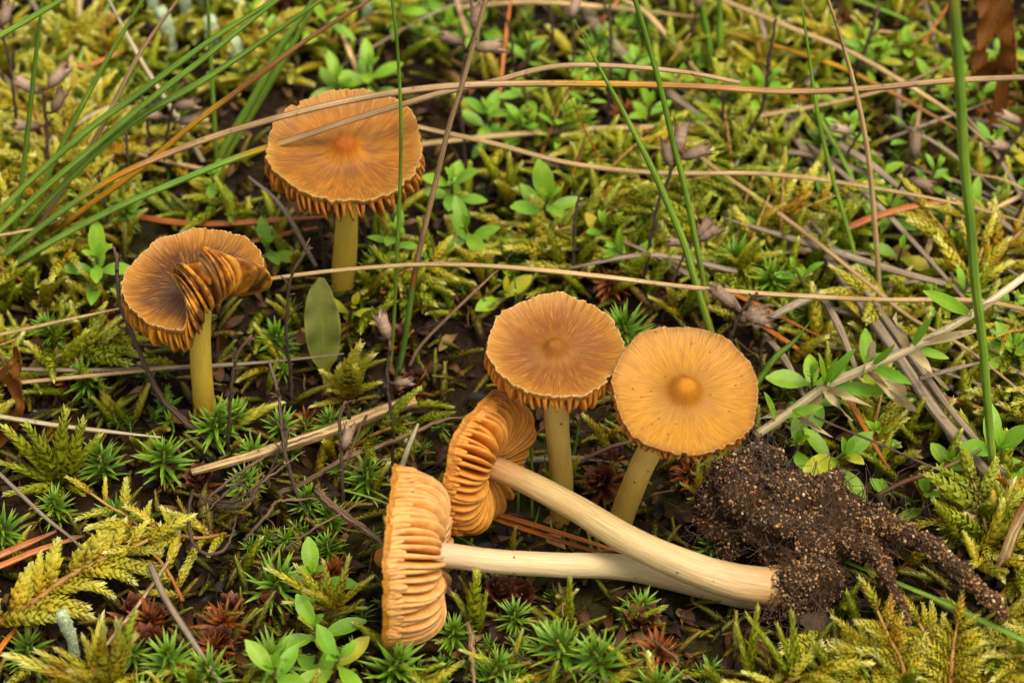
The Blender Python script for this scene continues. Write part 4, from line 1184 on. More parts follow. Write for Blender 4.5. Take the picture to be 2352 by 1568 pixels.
rs = random.Random(91)
TH = [(228, 590, 14, .0080, 5, 0, (.1, -.2), 'green thyme sprig with long leaves under the arching grass, against the folded cap'),
      (1240, 440, 17, .0086, 5, 0, (.1, -.3), 'bright green thyme sprig with broad leaves in open moss behind the tawny cap'),
      (1085, 510, 15, .0078, 5, 0, (-.1, -.3), 'green thyme sprig with narrow leaves beyond the long horizontal stalk'),
      (1120, 250, 14, .0072, 5, 0, (0, -.2), 'green thyme rosette under the arching dry stalks'),
      (1192, 275, 12, .0060, 4, 0, (.2, -.2), 'small green thyme rosette beside the larger one under dry stalks'),
      (1040, 410, 14, .0070, 5, 0, (0, -.2), 'green thyme sprig between the orange cap and the leaning straw'),
      (1150, 580, 8, .0068, 3, 0, (.3, -.2), 'low thyme sprig with flat spreading leaves above the horizontal stalk'),
      (1148, 665, 7, .0068, 3, .75, (.2, -.3), 'yellowing thyme sprig with a round yellow leaf behind the tawny cap'),
      (800, 700, 8, .0060, 3, .9, (.2, -.2), 'yellow thyme leaves at the foot of the orange mushroom'),
      (1865, 860, 14, .0080, 4, 0, (-.1, -.2), 'green thyme sprig beside the golden cap under the bleached shoot'),
      (1970, 830, 12, .0075, 4, 0, (.1, -.2), 'green thyme leaves sprouting along the bleached shoot'),
      (1890, 1030, 11, .0088, 4, .1, (.3, -.3), 'thyme sprig with large leaves above the soil clod'),
      (1830, 1010, 9, .0070, 3, 0, (-.1, -.2), 'thyme sprig half hidden behind the soil clod'),
      (2055, 560, 12, .0066, 3, .35, (0, -.3), 'thyme sprig with four yellow-green leaves among grey straw'),
      (1700, 165, 14, .0075, 3, .8, (0, -.2), 'yellow thyme sprig with three leaves in the moss behind'),
      (2250, 1010, 15, .0092, 5, 0, (.1, -.3), 'large green thyme rosette against the thick grass stem'),
      (2180, 1045, 10, .0070, 4, 0, (-.1, -.3), 'smaller thyme rosette on the reddish creeping stem'),
      (2125, 1125, 6, .0080, 2, 0, (-.1, -.3), 'pair of broad thyme leaves on the creeping stem above the moss'),
      (2060, 1130, 6, .0085, 2, .1, (-.4, -.2), 'thyme leaf pair touching the soil clod'),
      (715, 1310, 10, .0075, 4, .05, (.1, -.2), 'green thyme sprig growing out of the brownish moss tuft'),
      (740, 1430, 10, .0080, 4, .1, (-.1, -.2), 'thyme sprig with rounded leaves below the brownish moss tuft'),
      (640, 1525, 14, .0085, 4, .2, (0, -.2), 'leafy thyme sprig with pale tipped leaves at the mossy edge'),
      (760, 1500, 12, .0085, 4, .1, (.2, -.2), 'leafy thyme sprig with upright leaves beside green hair moss'),
      (2310, 790, 13, .0070, 5, 0, (0, -.2), 'green thyme sprig behind the thick grass stem'),
      (2030, 470, 12, .0065, 4, .1, (0, -.2), 'green thyme sprig in the shade of crossing straws'),
      (850, 150, 14, .0075, 5, 0, (0, -.2), 'pale green thyme sprig behind the orange cap'),
      (780, 175, 12, .0070, 5, 0, (0, -.2), 'green thyme sprig peeping over the rim of the orange cap'),
      (560, 1120, 5, .0030, 3, 0, (0, 0), 'tiny thyme seedling between dead twigs'),
      (620, 560, 10, .0065, 4, 0, (0, -.2), 'thyme sprig behind the folded brown cap')]
for x, y, H, sz, nd, yel, lean, lab in TH:
    h = H / 1000
    thyme(G(x, y + h * 7900 * .8), h, rs, lab, None, sz, nd, yel, lean)
# creeping thyme runner
pts = [Pz(2010, 1140, .008), Pz(2080, 1105, .010), Pz(2150, 1082, .012), Pz(2220, 1050, .014), Pz(2255, 1030, .015)]
mb = MB(); tube(mb, spline(pts, 24), [.0005, .0005, .0004], n=7)
tag(link('thyme_runner', mb.mesh('thyme_runner', MAT['thyme_stem'], pts[0]), loc=pts[0]), 'reddish creeping thyme stem above the bright moss', 'stem')
n = 0
for p in sample_spots(150, Z_THYME, 0.03, mind=.006, seed=15):
    h = rs.uniform(.008, .016)
    if blocked([p, p + np.array([0, 0, h])], 60): continue
    px, py = proj(p)
    if py > 1150 or (px < 330 and py > 480): continue
    thyme(p, h, rs, 'fresh green thyme sprig with paired leaves in the background growth', 'thyme sprigs in the moss', rs.uniform(.0045, .0068), rs.randint(4, 5), .08, (rs.gauss(0, .25), rs.gauss(-.1, .2)))
    n += 1
    if n >= 62: break

# ------------------------------------------------------------------ grass, straw, needles, twigs
def gy(row): return G(1176, row)[1]
def strand(name, label, cat, pts, w, mat, rows=None, z=None, n=34, rib=.2, flat=.45, sides=12, taper=(1, 1, .9, .35), group=None, jitter=0.0, up=(0, -.4, 1)):
    k = len(pts)
    if rows is not None:
        P = [Py(x, y, gy(rows[0]) + (gy(rows[1]) - gy(rows[0])) * i / (k - 1)) for i, (x, y) in enumerate(pts)]
    else:
        zz = np.interp(np.linspace(0, 1, k), np.linspace(0, 1, len(z)), z)
        P = [Pz(x, y, q / 1000) for (x, y), q in zip(pts, zz)]
    w *= {'needle': .92, 'grass_culm': 1.0}.get(name, .8 if w < 2.2 else .95)
    P = spline(P, n)
    if jitter: P = P + RNG.standard_normal(P.shape) * jitter / 1000
    mb = MB(); tube(mb, P, [w / 2000 * q for q in taper], n=sides, rib=rib, flat=flat, up=up, r=random.random())
    o = link(name, mb.mesh(name, mat, P[0]), loc=P[0])
    return tag(o, label, cat, group)

GR, TW = MAT['grass'], MAT['twig']
B = 'grass blade'
S = [  # name, label, points base -> tip, width mm, material, plane rows / heights
    ('grass_leaf', 'short green grass blade crossing the very top of the grass fan', [(-160, 170), (0, 82), (140, 0), (230, -60)], 1.7, GR, dict(rows=(700, 640))),
    ('grass_leaf', 'steep green grass blade standing upright through the grass fan', [(25, 660), (35, 525), (55, 375), (80, 150), (97, 0), (104, -80)], 1.3, GR, dict(rows=(670, 640))),
    ('grass_leaf', 'bright green grass blade leaning steeply beside the tan straw in the grass fan', [(10, 640), (50, 540), (80, 470), (140, 340), (190, 240), (250, 130), (328, 0), (370, -70)], 1.5, GR, dict(rows=(650, 620))),
    ('dry_grass_stalk', 'tan straw leaning steeply across the fan of green grass', [(0, 650), (40, 595), (100, 500), (175, 390), (240, 280), (320, 125), (408, 0), (450, -70)], 1.5, MAT['straw'], dict(rows=(690, 640))),
    ('grass_leaf', 'uppermost of three parallel green grass blades in the fan', [(-90, 560), (0, 485), (70, 415), (200, 300), (325, 210), (480, 95), (630, 0), (720, -60)], 1.8, GR, dict(rows=(700, 640))),
    ('grass_leaf', 'middle one of three parallel green grass blades in the fan', [(-80, 605), (0, 530), (100, 435), (200, 350), (350, 225), (480, 125), (645, -5), (720, -50)], 1.8, GR, dict(rows=(710, 660))),
    ('grass_leaf', 'lowest of three parallel green grass blades in the fan', [(-60, 660), (0, 595), (75, 500), (200, 370), (320, 270), (490, 170), (725, 10), (800, -40)], 1.8, GR, dict(rows=(700, 660))),
    ('grass_leaf', 'yellow-orange grass blade turning tan, crossing under the green blades', [(60, 620), (100, 555), (200, 475), (325, 385), (450, 280), (565, 195), (700, 95), (850, 0), (920, -50)], 1.5, MAT['grass_yellow'], dict(rows=(660, 620))),
    ('grass_leaf', 'long grass blade, green then orange then straw, arching over the orange cap', [(-120, 690), (0, 595), (115, 505), (250, 415), (380, 355), (550, 295), (784, 235), (1009, 200), (1234, 192), (1568, 197), (1793, 210), (1968, 205), (2188, 185), (2400, 176)], 1.6, MAT['grass_tan'], dict(rows=(720, 660), n=70, taper=(1, 1, 1, .9))),
    ('grass_leaf', 'bright green grass blade with straw tip crossing the middle of the orange cap', [(-120, 700), (0, 628), (100, 565), (250, 485), (400, 420), (550, 360), (710, 308), (784, 283), (909, 245), (1009, 215), (1134, 187), (1259, 155), (1384, 150), (1568, 165), (1700, 190)], 1.8, MAT['grass_tan2'], dict(rows=(725, 640), n=64, taper=(1, 1, .9, .8, .6))),
    ('grass_leaf', 'thin upright green grass blade behind the grass fan', [(500, 420), (495, 320), (485, 150), (477, 0), (474, -60)], 1.1, GR, dict(rows=(440, 430))),
    ('grass_leaf', 'broad green grass blade rising behind the orange cap', [(500, 400), (510, 350), (575, 240), (650, 100), (700, 30), (740, -40)], 2.0, GR, dict(rows=(430, 380))),
    ('grass_leaf', 'broad light green grass blade beside another behind the orange cap', [(505, 400), (530, 340), (600, 225), (690, 70), (730, -10)], 1.8, GR, dict(rows=(420, 360))),
    ('dry_grass_stalk', 'pale straw slanting down behind the grass fan', [(500, 425), (490, 410), (400, 260), (325, 140), (250, 0), (220, -60)], 1.5, MAT['straw_white'], dict(rows=(440, 360))),
    ('dry_grass_stalk', 'whitish dead stalk lying behind the grass fan', [(-60, 430), (0, 405), (150, 300), (240, 250), (300, 235)], 1.6, MAT['straw_white'], dict(z=(10, 12))),
    ('dry_grass_stalk', 'fine tan grass tip beside the yellow-orange blade', [(-60, 545), (0, 540), (80, 525), (148, 503)], 0.8, MAT['straw'], dict(rows=(720, 700))),
    ('dry_grass_stalk', 'tan straw reaching the stalk beside the folded cap', [(-60, 778), (0, 768), (150, 735), (285, 706)], 0.9, MAT['straw'], dict(z=(12, 16))),
    ('grass_leaf', 'thin dark green grass blade standing before the orange cap', [(893, 880), (904, 750), (916, 500), (921, 300), (914, 125), (901, 0), (897, -60)], 0.8, GR, dict(rows=(860, 840), taper=(1, 1, .9, .8))),
    ('grass_leaf', 'leaning grass blade, straw above and green at its foot, beside the orange cap', [(905, 900), (929, 784), (949, 650), (969, 550), (999, 425), (1029, 300), (1064, 185), (1116, 0), (1135, -60)], 1.3, MAT['grass_tan3'], dict(rows=(880, 800), n=44, taper=(1.1, 1, .9, .8))),
    ('grass_leaf', 'blue-green pointed grass blade leaning over the golden cap', [(1650, 820), (1638, 780), (1598, 650), (1568, 550), (1504, 400), (1449, 290), (1374, 150), (1319, 45)], 1.7, GR, dict(rows=(840, 780), taper=(1, 1, .9, .6, .1))),
    ('grass_leaf', 'green grass blade rising behind the pointed one and the dried calyces', [(1625, 700), (1618, 660), (1593, 525), (1568, 410), (1549, 340), (1514, 190), (1459, 0), (1440, -60)], 1.3, GR, dict(rows=(800, 740), taper=(1, 1, .9, .8))),
    ('dry_grass_stalk', 'long tan straw running level from the folded cap past the tawny cap', [(600, 646), (620, 640), (784, 620), (984, 607), (1184, 615), (1384, 635), (1568, 658), (1768, 675), (2018, 688), (2238, 690), (2400, 720)], 1.2, MAT['straw'], dict(rows=(870, 850), n=60, taper=(.8, 1, 1, 1))),
    ('dry_grass_stalk', 'thin straw sagging from the orange cap to the thick grass stem', [(940, 285), (974, 295), (1134, 330), (1284, 370), (1434, 392), (1568, 398), (1768, 400), (1968, 425), (2208, 470), (2400, 525)], 1.3, MAT['straw'], dict(rows=(560, 640), n=56)),
    ('dry_grass_stalk', 'pale straw rising gently behind the thyme sprigs', [(930, 338), (974, 330), (1184, 308), (1384, 295), (1568, 289), (1718, 270), (1918, 235), (2068, 195), (2168, 150)], 1.6, MAT['straw'], dict(rows=(400, 330), n=50)),
    ('dry_grass_stalk', 'blurred tan straw in the farthest moss', [(1060, 18), (1104, 12), (1234, 5), (1424, 20), (1600, 40)], 1.6, MAT['straw'], dict(z=(10, 12))),
    ('dry_grass_stalk', 'curved tan straw bending down behind the pointed blade', [(1400, -30), (1434, 0), (1484, 30), (1534, 85), (1590, 150), (1630, 200)], 1.5, MAT['straw'], dict(z=(18, 8))),
    ('grass_leaf', 'hair-thin red grass stem beyond the thyme', [(1420, 470), (1409, 425), (1344, 300), (1299, 200)], 0.45, MAT['needle'], dict(rows=(500, 480))),
    ('grass_leaf', 'short olive grass blade standing over the bright thyme', [(1285, 480), (1289, 465), (1319, 390), (1349, 300)], 0.9, MAT['grass_yellow'], dict(rows=(520, 500))),
    ('dry_grass_stalk', 'curved brown straw behind the tawny cap', [(940, 840), (974, 784), (1084, 675), (1144, 620)], 0.8, MAT['twig'], dict(z=(6, 10))),
    ('dry_grass_stalk', 'short straw lying under the bright thyme', [(1165, 590), (1184, 575), (1269, 515), (1399, 430)], 1.0, MAT['straw_grey'], dict(z=(6, 8))),
    ('dry_grass_stalk', 'tan straw slanting down across the far straws', [(1600, -25), (1658, 0), (1793, 55), (1943, 115), (2068, 185), (2193, 265), (2258, 320), (2300, 360)], 1.5, MAT['straw'], dict(z=(26, 14), n=44)),
    ('dry_grass_stalk', 'yellowish straw slanting beneath the far tan straw', [(1640, 65), (1693, 80), (1843, 125), (1943, 160), (2043, 210), (2168, 280), (2250, 330)], 1.4, MAT['grass_yellow'], dict(z=(16, 10), n=40)),
    ('dry_grass_stalk', 'upright tan straw crossing all the level straws', [(2010, 730), (2018, 650), (2008, 500), (1993, 350), (1968, 220), (1938, 110), (1903, 0), (1890, -50)], 1.2, MAT['straw'], dict(rows=(740, 660), n=44)),
    ('grass_leaf', 'slender green grass blade beside the upright tan straw', [(1995, 700), (1988, 675), (1948, 530), (1908, 390), (1878, 260), (1858, 125), (1840, 0), (1834, -50)], 1.1, GR, dict(rows=(690, 600), n=44)),
    ('grass_culm', 'thick upright green grass stem standing through thyme and straw', [(2310, 1215), (2303, 1199), (2278, 1034), (2258, 800), (2240, 650), (2228, 500), (2213, 350), (2203, 150), (2190, 0), (2186, -60)], 1.9, GR, dict(rows=(1230, 1180), n=50, flat=.8, taper=(.7, .9, 1, 1.05))),
    ('grass_leaf', 'blurred green grass blade slanting behind the straws', [(1900, -30), (1968, 0), (2068, 40), (2178, 95)], 1.2, GR, dict(z=(14, 12))),
    ('grass_leaf', 'dull green grass blade lying among grey straws', [(1870, 250), (1888, 280), (1938, 370), (1988, 480), (2010, 540)], 1.3, GR, dict(z=(16, 8))),
    ('grass_leaf', 'broad green grass blade with brownish foot in the far moss', [(1640, 230), (1638, 200), (1628, 100), (1608, 0), (1600, -40)], 1.8, GR, dict(rows=(240, 220))),
    ('grass_leaf', 'yellow-green grass blade beside the broad far blade', [(1652, 215), (1653, 175), (1653, 60), (1653, -30)], 1.8, GR, dict(rows=(225, 215))),
    ('dry_grass_leaf', 'flat grey straw leaf lying slantwise under the upright straw', [(1740, 390), (1768, 430), (1868, 550), (1968, 680), (2043, 784), (2143, 934), (2218, 1024), (2333, 1174), (2380, 1240)], 2.6, MAT['straw_grey'], dict(z=(6, 9, 9), n=46, flat=.3, taper=(.6, 1, 1, 1))),
    ('dry_grass_leaf', 'second grey straw leaf lying against the slanting flat one', [(1790, 420), (1890, 540), (1990, 670), (2065, 775), (2165, 915), (2250, 1020), (2360, 1160)], 1.8, MAT['straw_grey'], dict(z=(8, 10, 10), n=46, flat=.4, taper=(.5, 1, 1, 1))),
    ('dry_grass_leaf', 'flat grey straw leaf lying from the dried calyces to the thick stem', [(1660, 500), (1700, 512), (1793, 540), (1893, 570), (2068, 625), (2238, 668)], 2.0, MAT['straw_grey'], dict(z=(14, 10), n=40, flat=.35, taper=(.3, 1, 1, .7))),
    ('dry_grass_stalk', 'thin tan straw running down from the calyces beside the grey leaves', [(1600, 350), (1633, 380), (1768, 475), (1868, 550), (1968, 630), (2093, 730), (2220, 800), (2352, 905), (2400, 940)], 1.2, MAT['straw'], dict(z=(14, 13), n=46)),
    ('dry_grass_stalk', 'broken grey straw forking off the slanting grey leaf', [(2110, 870), (2180, 850), (2260, 830)], 1.2, MAT['straw_grey'], dict(z=(12, 14))),
    ('dry_grass_leaf', 'broad grey dead grass leaf slanting in the far moss', [(1330, 10), (1400, 90), (1480, 170), (1560, 230), (1640, 290)], 2.8, MAT['straw_grey'], dict(z=(8, 8), flat=.3)),
    ('dry_grass_stalk', 'grey straw leaning in the shade behind the green blades', [(1890, 330), (1890, 420), (1895, 560)], 1.2, MAT['straw_grey'], dict(z=(10, 8))),
    ('dry_grass_leaf', 'wide weathered straw leaf under the sagging straw', [(1760, 230), (1830, 320), (1880, 390), (1960, 470)], 2.2, MAT['straw_grey'], dict(z=(7, 7), flat=.35)),
    ('pine_needle', 'orange-brown needle lying across slanting grey straws', [(1945, 524), (2018, 495), (2118, 470), (2215, 460)], 2.1, MAT['needle'], dict(z=(14, 13), rib=.06)),
    ('pine_needle', 'orange pine needle slanting down behind the golden cap', [(1580, 628), (1593, 635), (1718, 690), (1888, 775)], 1.5, MAT['needle'], dict(z=(8, 8), rib=.06)),
    ('pine_needle', 'second orange pine needle close below the other behind the golden cap', [(1640, 668), (1730, 735), (1830, 800), (1893, 862)], 1.4, MAT['needle'], dict(z=(7, 8), rib=.06)),
    ('pine_needle', 'orange pine needle running down past the bleached shoot to the thyme', [(1920, 860), (1948, 914), (1993, 994), (2043, 1079)], 1.4, MAT['needle'], dict(z=(9, 7), rib=.06)),
    ('pine_needle', 'orange pine needle behind the thick grass stem', [(2140, 905), (2200, 922), (2280, 944)], 1.3, MAT['needle'], dict(z=(8, 8), rib=.06)),
    ('pine_needle', 'thick orange pine needle lying behind the folded brown cap', [(315, 498), (420, 512), (520, 513), (640, 505), (760, 497)], 1.9, MAT['needle'], dict(z=(8, 10), rib=.05)),
    ('pine_needle', 'second orange pine needle half hidden behind the folded cap', [(560, 560), (640, 540), (740, 520)], 1.4, MAT['needle'], dict(z=(6, 8), rib=.05)),
    ('pine_needle', 'upper one of the paired pine needles under the crossing stems', [(1080, 1158), (1094, 1166), (1219, 1203), (1409, 1262), (1450, 1280)], 1.5, MAT['needle'], dict(z=(7, 7), rib=.06)),
    ('pine_needle', 'lower one of the paired pine needles under the crossing stems', [(1085, 1172), (1219, 1219), (1400, 1277), (1450, 1296)], 1.3, MAT['needle'], dict(z=(6, 6), rib=.06)),
    ('pine_needle', 'orange needle lying beside the long yellow frond, upper of two', [(-60, 1300), (0, 1274), (130, 1219)], 1.9, MAT['needle'], dict(z=(8, 8), rib=.06)),
    ('pine_needle', 'orange needle lying beside the long yellow frond, lower of two', [(-60, 1318), (0, 1299), (90, 1262), (195, 1229)], 1.7, MAT['needle'], dict(z=(8, 7), rib=.06)),
    ('pine_needle', 'short orange needle under the long yellow frond', [(-50, 1560), (0, 1489), (48, 1425)], 1.5, MAT['needle'], dict(z=(7, 7), rib=.06)),
    ('pine_needle', 'blurred orange needle far behind the grass fan', [(130, 145), (200, 150), (300, 110), (380, 90)], 1.5, MAT['needle'], dict(z=(8, 8), rib=.06)),
    ('dry_grass_stalk', 'black wiry stem running down over the thyme leaves', [(1870, 955), (1888, 964), (2018, 1019), (2133, 1069), (2243, 1124), (2320, 1190)], .8, MAT['stalk'], dict(z=(16, 11))),
    ('grass_leaf', 'bright green grass blade lying over the moss below the rootlets', [(1900, 1270), (1913, 1276), (2043, 1331), (2168, 1383), (2352, 1470), (2420, 1500)], 1.9, GR, dict(z=(5, 10, 17, 20), taper=(.5, .9, 1.1, 1.1), flat=.35)),
    ('grass_leaf', 'short green grass blade behind the golden cap', [(1725, 905), (1733, 889), (1778, 824), (1823, 784), (1868, 730)], 1.6, GR, dict(rows=(960, 900), taper=(1, 1, .7, .1))),
    ('dry_grass_leaf', 'brown withered grass leaf beside the foot of the thick stem', [(2270, 1330), (2303, 1290), (2330, 1220), (2370, 1150)], 2.6, MAT['straw'], dict(z=(5, 24), flat=.35)),
    ('dry_grass_leaf', 'second brown withered grass leaf leaning from the thick stem foot', [(2290, 1320), (2310, 1260), (2345, 1170), (2390, 1100)], 2.0, MAT['grass_yellow'], dict(z=(4, 26), flat=.35)),
    ('straw_piece', 'short cut piece of tan straw lying in the bright moss', [(2190, 1205), (2230, 1183), (2268, 1165)], 3.0, MAT['straw'], dict(z=(10, 11), flat=.9, taper=(1, 1, 1))),
    ('dry_grass_stalk', 'pale fallen stalk lying over the plumed moss tuft', [(-50, 948), (0, 956), (150, 979), (370, 1004)], 1.2, MAT['straw_white'], dict(z=(14, 9))),
    ('dry_grass_stalk', 'level grey straw passing behind the folded mushroom stem', [(-50, 846), (0, 847), (250, 849), (575, 834), (790, 812)], 1.1, MAT['straw_grey'], dict(rows=(940, 930))),
    ('dry_grass_stalk', 'tan straw under the level grey straw', [(20, 884), (40, 879), (350, 849), (440, 840)], 1.0, MAT['straw'], dict(z=(9, 10))),
    ('dry_grass_stalk', 'whitish thin stalk lying down to the long yellow frond', [(-30, 1060), (0, 1089), (100, 1184), (160, 1232), (215, 1285)], .9, MAT['straw_grey'], dict(z=(17, 12))),
    ('dry_grass_stalk', 'grey stalk lying down through the dead moss cups', [(345, 1295), (380, 1374), (450, 1484), (510, 1575), (540, 1620)], 1.4, MAT['straw_grey'], dict(z=(15, 10))),
    ('dry_grass_stalk', 'thin tan stalk under the long yellow frond', [(415, 1246), (320, 1384), (235, 1494), (215, 1550)], .9, MAT['straw'], dict(z=(11, 8))),
    ('bamboo_like_straw', 'thick tan straw with a broken grey end before the yellow moss tuft', [(440, 1084), (550, 1054), (700, 1009), (784, 979), (884, 942), (955, 920)], 2.4, MAT['straw'], dict(z=(6, 9), flat=.8, taper=(.6, .9, 1, 1.1), n=40)),
    ('dry_grass_stalk', 'pale split stalk standing beside the calyx stalk', [(922, 1075), (935, 1035), (962, 968)], 1.4, MAT['straw_white'], dict(z=(3, 10))),
    ('twig', 'woody brown twig lying towards the rusty fallen cap', [(640, 1134), (725, 1094), (784, 1056), (874, 1024), (1009, 968), (1072, 958)], 1.4, TW, dict(z=(6, 9), jitter=.1, flat=.9)),
    ('twig', 'short dark broken twig end beside the calyx stalk', [(725, 1122), (760, 1160), (849, 1224), (884, 1252)], 2.0, TW, dict(z=(9, 7), jitter=.1, flat=.9)),
    ('twig', 'curved reddish twig lying below the pale gilled cap', [(1000, 1330), (1054, 1384), (1079, 1449), (1089, 1575)], 1.6, TW, dict(z=(5, 9), jitter=.12, flat=.9)),
    ('dry_grass_stalk', 'thin brown straw bridging the two standing stems', [(1289, 1104), (1320, 1070), (1344, 1054), (1409, 1024), (1490, 1005)], .9, MAT['twig'], dict(rows=(1150, 1150))),
    ('dry_grass_stalk', 'grey straw lying behind the buff stem', [(1150, 1040), (1230, 1055), (1330, 1052), (1400, 1060)], 1.5, MAT['straw_grey'], dict(z=(3, 4))),
    ('twig', 'dark looped twig curling under pale dead twigs', [(442, 1125), (433, 1180), (440, 1240), (475, 1272), (520, 1255), (545, 1180)], .8, MAT['stalk'], dict(z=(15, 12), jitter=.08, flat=1)),
    ('twig', 'thin brown twig rising to the thick tan straw', [(460, 1163), (525, 1104), (650, 1024), (740, 994)], .8, TW, dict(z=(12, 9), jitter=.1, flat=1)),
    ('twig', 'pale twig lying over the dark looped twig', [(440, 1132), (490, 1150), (530, 1168), (575, 1150), (600, 1110), (700, 1035)], .7, TW, dict(z=(15, 14), jitter=.1, flat=1)),
    ('twig', 'thin forked twig below the calyx stalk', [(560, 1240), (620, 1175), (640, 1150), (740, 1145)], .8, TW, dict(z=(11, 8), jitter=.1, flat=1)),
    ('twig', 'thin pale twig pointing at the dark broken twig', [(655, 1260), (720, 1215), (790, 1175), (850, 1140)], .6, TW, dict(z=(9, 8), jitter=.06, flat=1)),
    ('grass_leaf', 'small green grass blade lying across the dark broken twig', [(790, 1125), (850, 1142), (900, 1160)], .6, GR, dict(z=(9, 8))),
    ('grass_leaf', 'small green grass blade under the rusty fallen cap', [(1030, 1220), (1060, 1236), (1105, 1262)], .6, GR, dict(z=(5, 4))),
]
for i, (x0, x1, y0, y1, ww) in enumerate([(1190, 1184, 1190, 960, .5), (1222, 1214, 1200, 950, .7), (1245, 1250, 1160, 1000, .4), (1300, 1335, 1110, 940, .7), (1182, 1180, 720, 630, .6), (1210, 1240, 1240, 1160, .6)]):
    S.append(('grass_leaf', 'fine green grass blade rising in the gap between the caps', [(x0, y0), ((x0 + x1) / 2 + 4, (y0 + y1) / 2), (x1, y1)], ww, GR, dict(rows=(y0, y0 - 10), group='fine grass blades between the mushrooms', taper=(1, 1, .8, .2))))
for nm, lab, pts, w, mat, kw in S:
    strand(nm, lab, 'grass' if nm in ('grass_leaf', 'grass_culm') else ('needle' if nm == 'pine_needle' else ('twig' if nm == 'twig' else 'straw')), pts, w, mat, **kw)

# random far grass, straw and needles that only fill the blurred depth
rs = random.Random(121)
for k in range(70):
    px, py = rs.uniform(-100, 2450), rs.uniform(-200, 720)
    p = G(px, py)
    a = rs.uniform(0, PI); L = rs.uniform(.012, .055)
    e = rs.uniform(.02, .35)
    d = np.array([math.cos(a) * math.cos(e), math.sin(a) * math.cos(e), math.sin(e)]) * L
    q = [p + np.array([0, 0, rs.uniform(.002, .009)])]; q.append(q[0] + d * .5 + np.array([0, rs.gauss(0, .003), .003])); q.append(q[0] + d)
    if blocked(q, 14): continue
    kind = rs.choice(['straw', 'straw', 'straw_grey', 'straw_grey', 'needle', 'grass'])
    mb = MB(); w = rs.uniform(.8, 1.6)
    tube(mb, spline(q, 16), [w / 2000, w / 2000, w / 4000], n=8, rib=.1, flat=.6, r=rs.random())
    nm, lab, cat, g_ = {'straw': ('dry_grass_stalk', 'tan straw fragment lying loose in the blurred moss', 'straw', 'tan straw fragments'), 'straw_grey': ('dry_grass_stalk', 'grey straw fragment lying loose in the blurred moss', 'straw', 'grey straw fragments'),
                        'needle': ('pine_needle', 'orange needle fragment lying loose in the blurred moss', 'needle', 'loose pine needles'), 'grass': ('grass_leaf', 'short green grass blade lying loose in the blurred moss', 'grass', 'loose grass blades')}[kind]
    tag(link(nm, mb.mesh(nm, MAT[kind], q[0]), loc=q[0]), lab, cat, g_)

for k in range(34):
    px, py = rs.uniform(1560, 2330), rs.uniform(180, 860)
    p = G(px, py, rs.uniform(.003, .010))
    a = rs.gauss(-.85, .35) if rs.random() < .7 else rs.uniform(0, PI)
    L = rs.uniform(.02, .06)
    d = np.array([math.cos(a), math.sin(a), rs.uniform(-.05, .12)]) * L
    q = [p, p + d * .5 + np.array([0, 0, .002]), p + d]
    if blocked(q, 20): continue
    mb = MB(); w = rs.uniform(.8, 2.0)
    tube(mb, spline(q, 16), [w / 2400, w / 2000, w / 3600], n=10, rib=.16, flat=.45, r=rs.random())
    tag(link('dry_grass_stalk', mb.mesh('dry_grass_stalk', MAT['straw_grey'], q[0]), loc=q[0]), 'grey straw fragment', 'straw', 'grey straw fragments')

for k in range(60):                                  # thin dead twiglets lying in the near moss
    px, py = rs.uniform(-40, 1500), rs.uniform(760, 1560)
    p = G(px, py, rs.uniform(.004, .011)); a = rs.uniform(0, 2 * PI); L = rs.uniform(.010, .032)
    d = np.array([math.cos(a), math.sin(a), rs.uniform(-.1, .25)]) * L
    q = [p, p + d * .35 + RNG.standard_normal(3) * .0014, p + d * .7 + RNG.standard_normal(3) * .0014, p + d]
    if blocked(q, 2): continue
    mb = MB(); w = rs.uniform(.35, .75)
    tube(mb, spline(q, 14) + RNG.standard_normal((14, 3)) * .00008, [w / 2000, w / 2200, w / 3600], n=6, jitter=.15, r=rs.random())
    tag(link('twig', mb.mesh('twig', MAT['twig' if rs.random() < .6 else 'stalk'], q[0]), loc=q[0]), 'thin loose dead twig', 'twig', 'thin loose dead twigs')

# ------------------------------------------------------------------ dead stalks with dried calyces
def calyx_mesh(seed):
    rs = random.Random(seed); mb = MB()
    n, rows = 20, [(0, .10), (.08, .24), (.3, .34), (.55, .33), (.72, .38)]
    V, tt = [], []
    for u, r in rows:
        for k in range(n):
            a = 2 * PI * k / n; rr = r * (1 + .13 * (-1) ** k) * .5
            V.append((u * 1.0, rr * math.cos(a), rr * math.sin(a))); tt.append(u)
    F = [(i * n + k, i * n + (k + 1) % n, (i + 1) * n + (k + 1) % n, (i + 1) * n + k) for i in range(len(rows) - 1) for k in range(n)]
    b0 = (len(rows) - 1) * n
    for j in range(5):                                  # five teeth round the mouth
        ks = [(4 * j + q) % n for q in range(4)] + [(4 * j + 4) % n]
        a = 2 * PI * (4 * j + 2) / n
        ln = rs.uniform(.2, .36); fl = rs.uniform(.2, .34)
        V.append((.72 + ln, fl * math.cos(a), fl * math.sin(a))); tt.append(1.0)
        tip = len(V) - 1
        for p, q in zip(ks[:-1], ks[1:]): F.append((b0 + p, b0 + q, tip))
    mb.add(V, F, tt, 0, rs.random())
    for _ in range(26):                                 # bristles
        u, a = rs.uniform(.05, .95), rs.uniform(0, 2 * PI)
        p = np.array([u, .17 * math.cos(a), .17 * math.sin(a)])
        q = p + np.array([.06, .15 * math.cos(a), .15 * math.sin(a)]) * rs.uniform(.6, 1.1)
        mb.add([p, p + np.array([.012, 0, 0]), q], [(0, 1, 2)], .6, 0, 0)
    return mb.mesh('calyx', MAT['calyx'])
CAL = [calyx_mesh(500 + k) for k in range(4)]
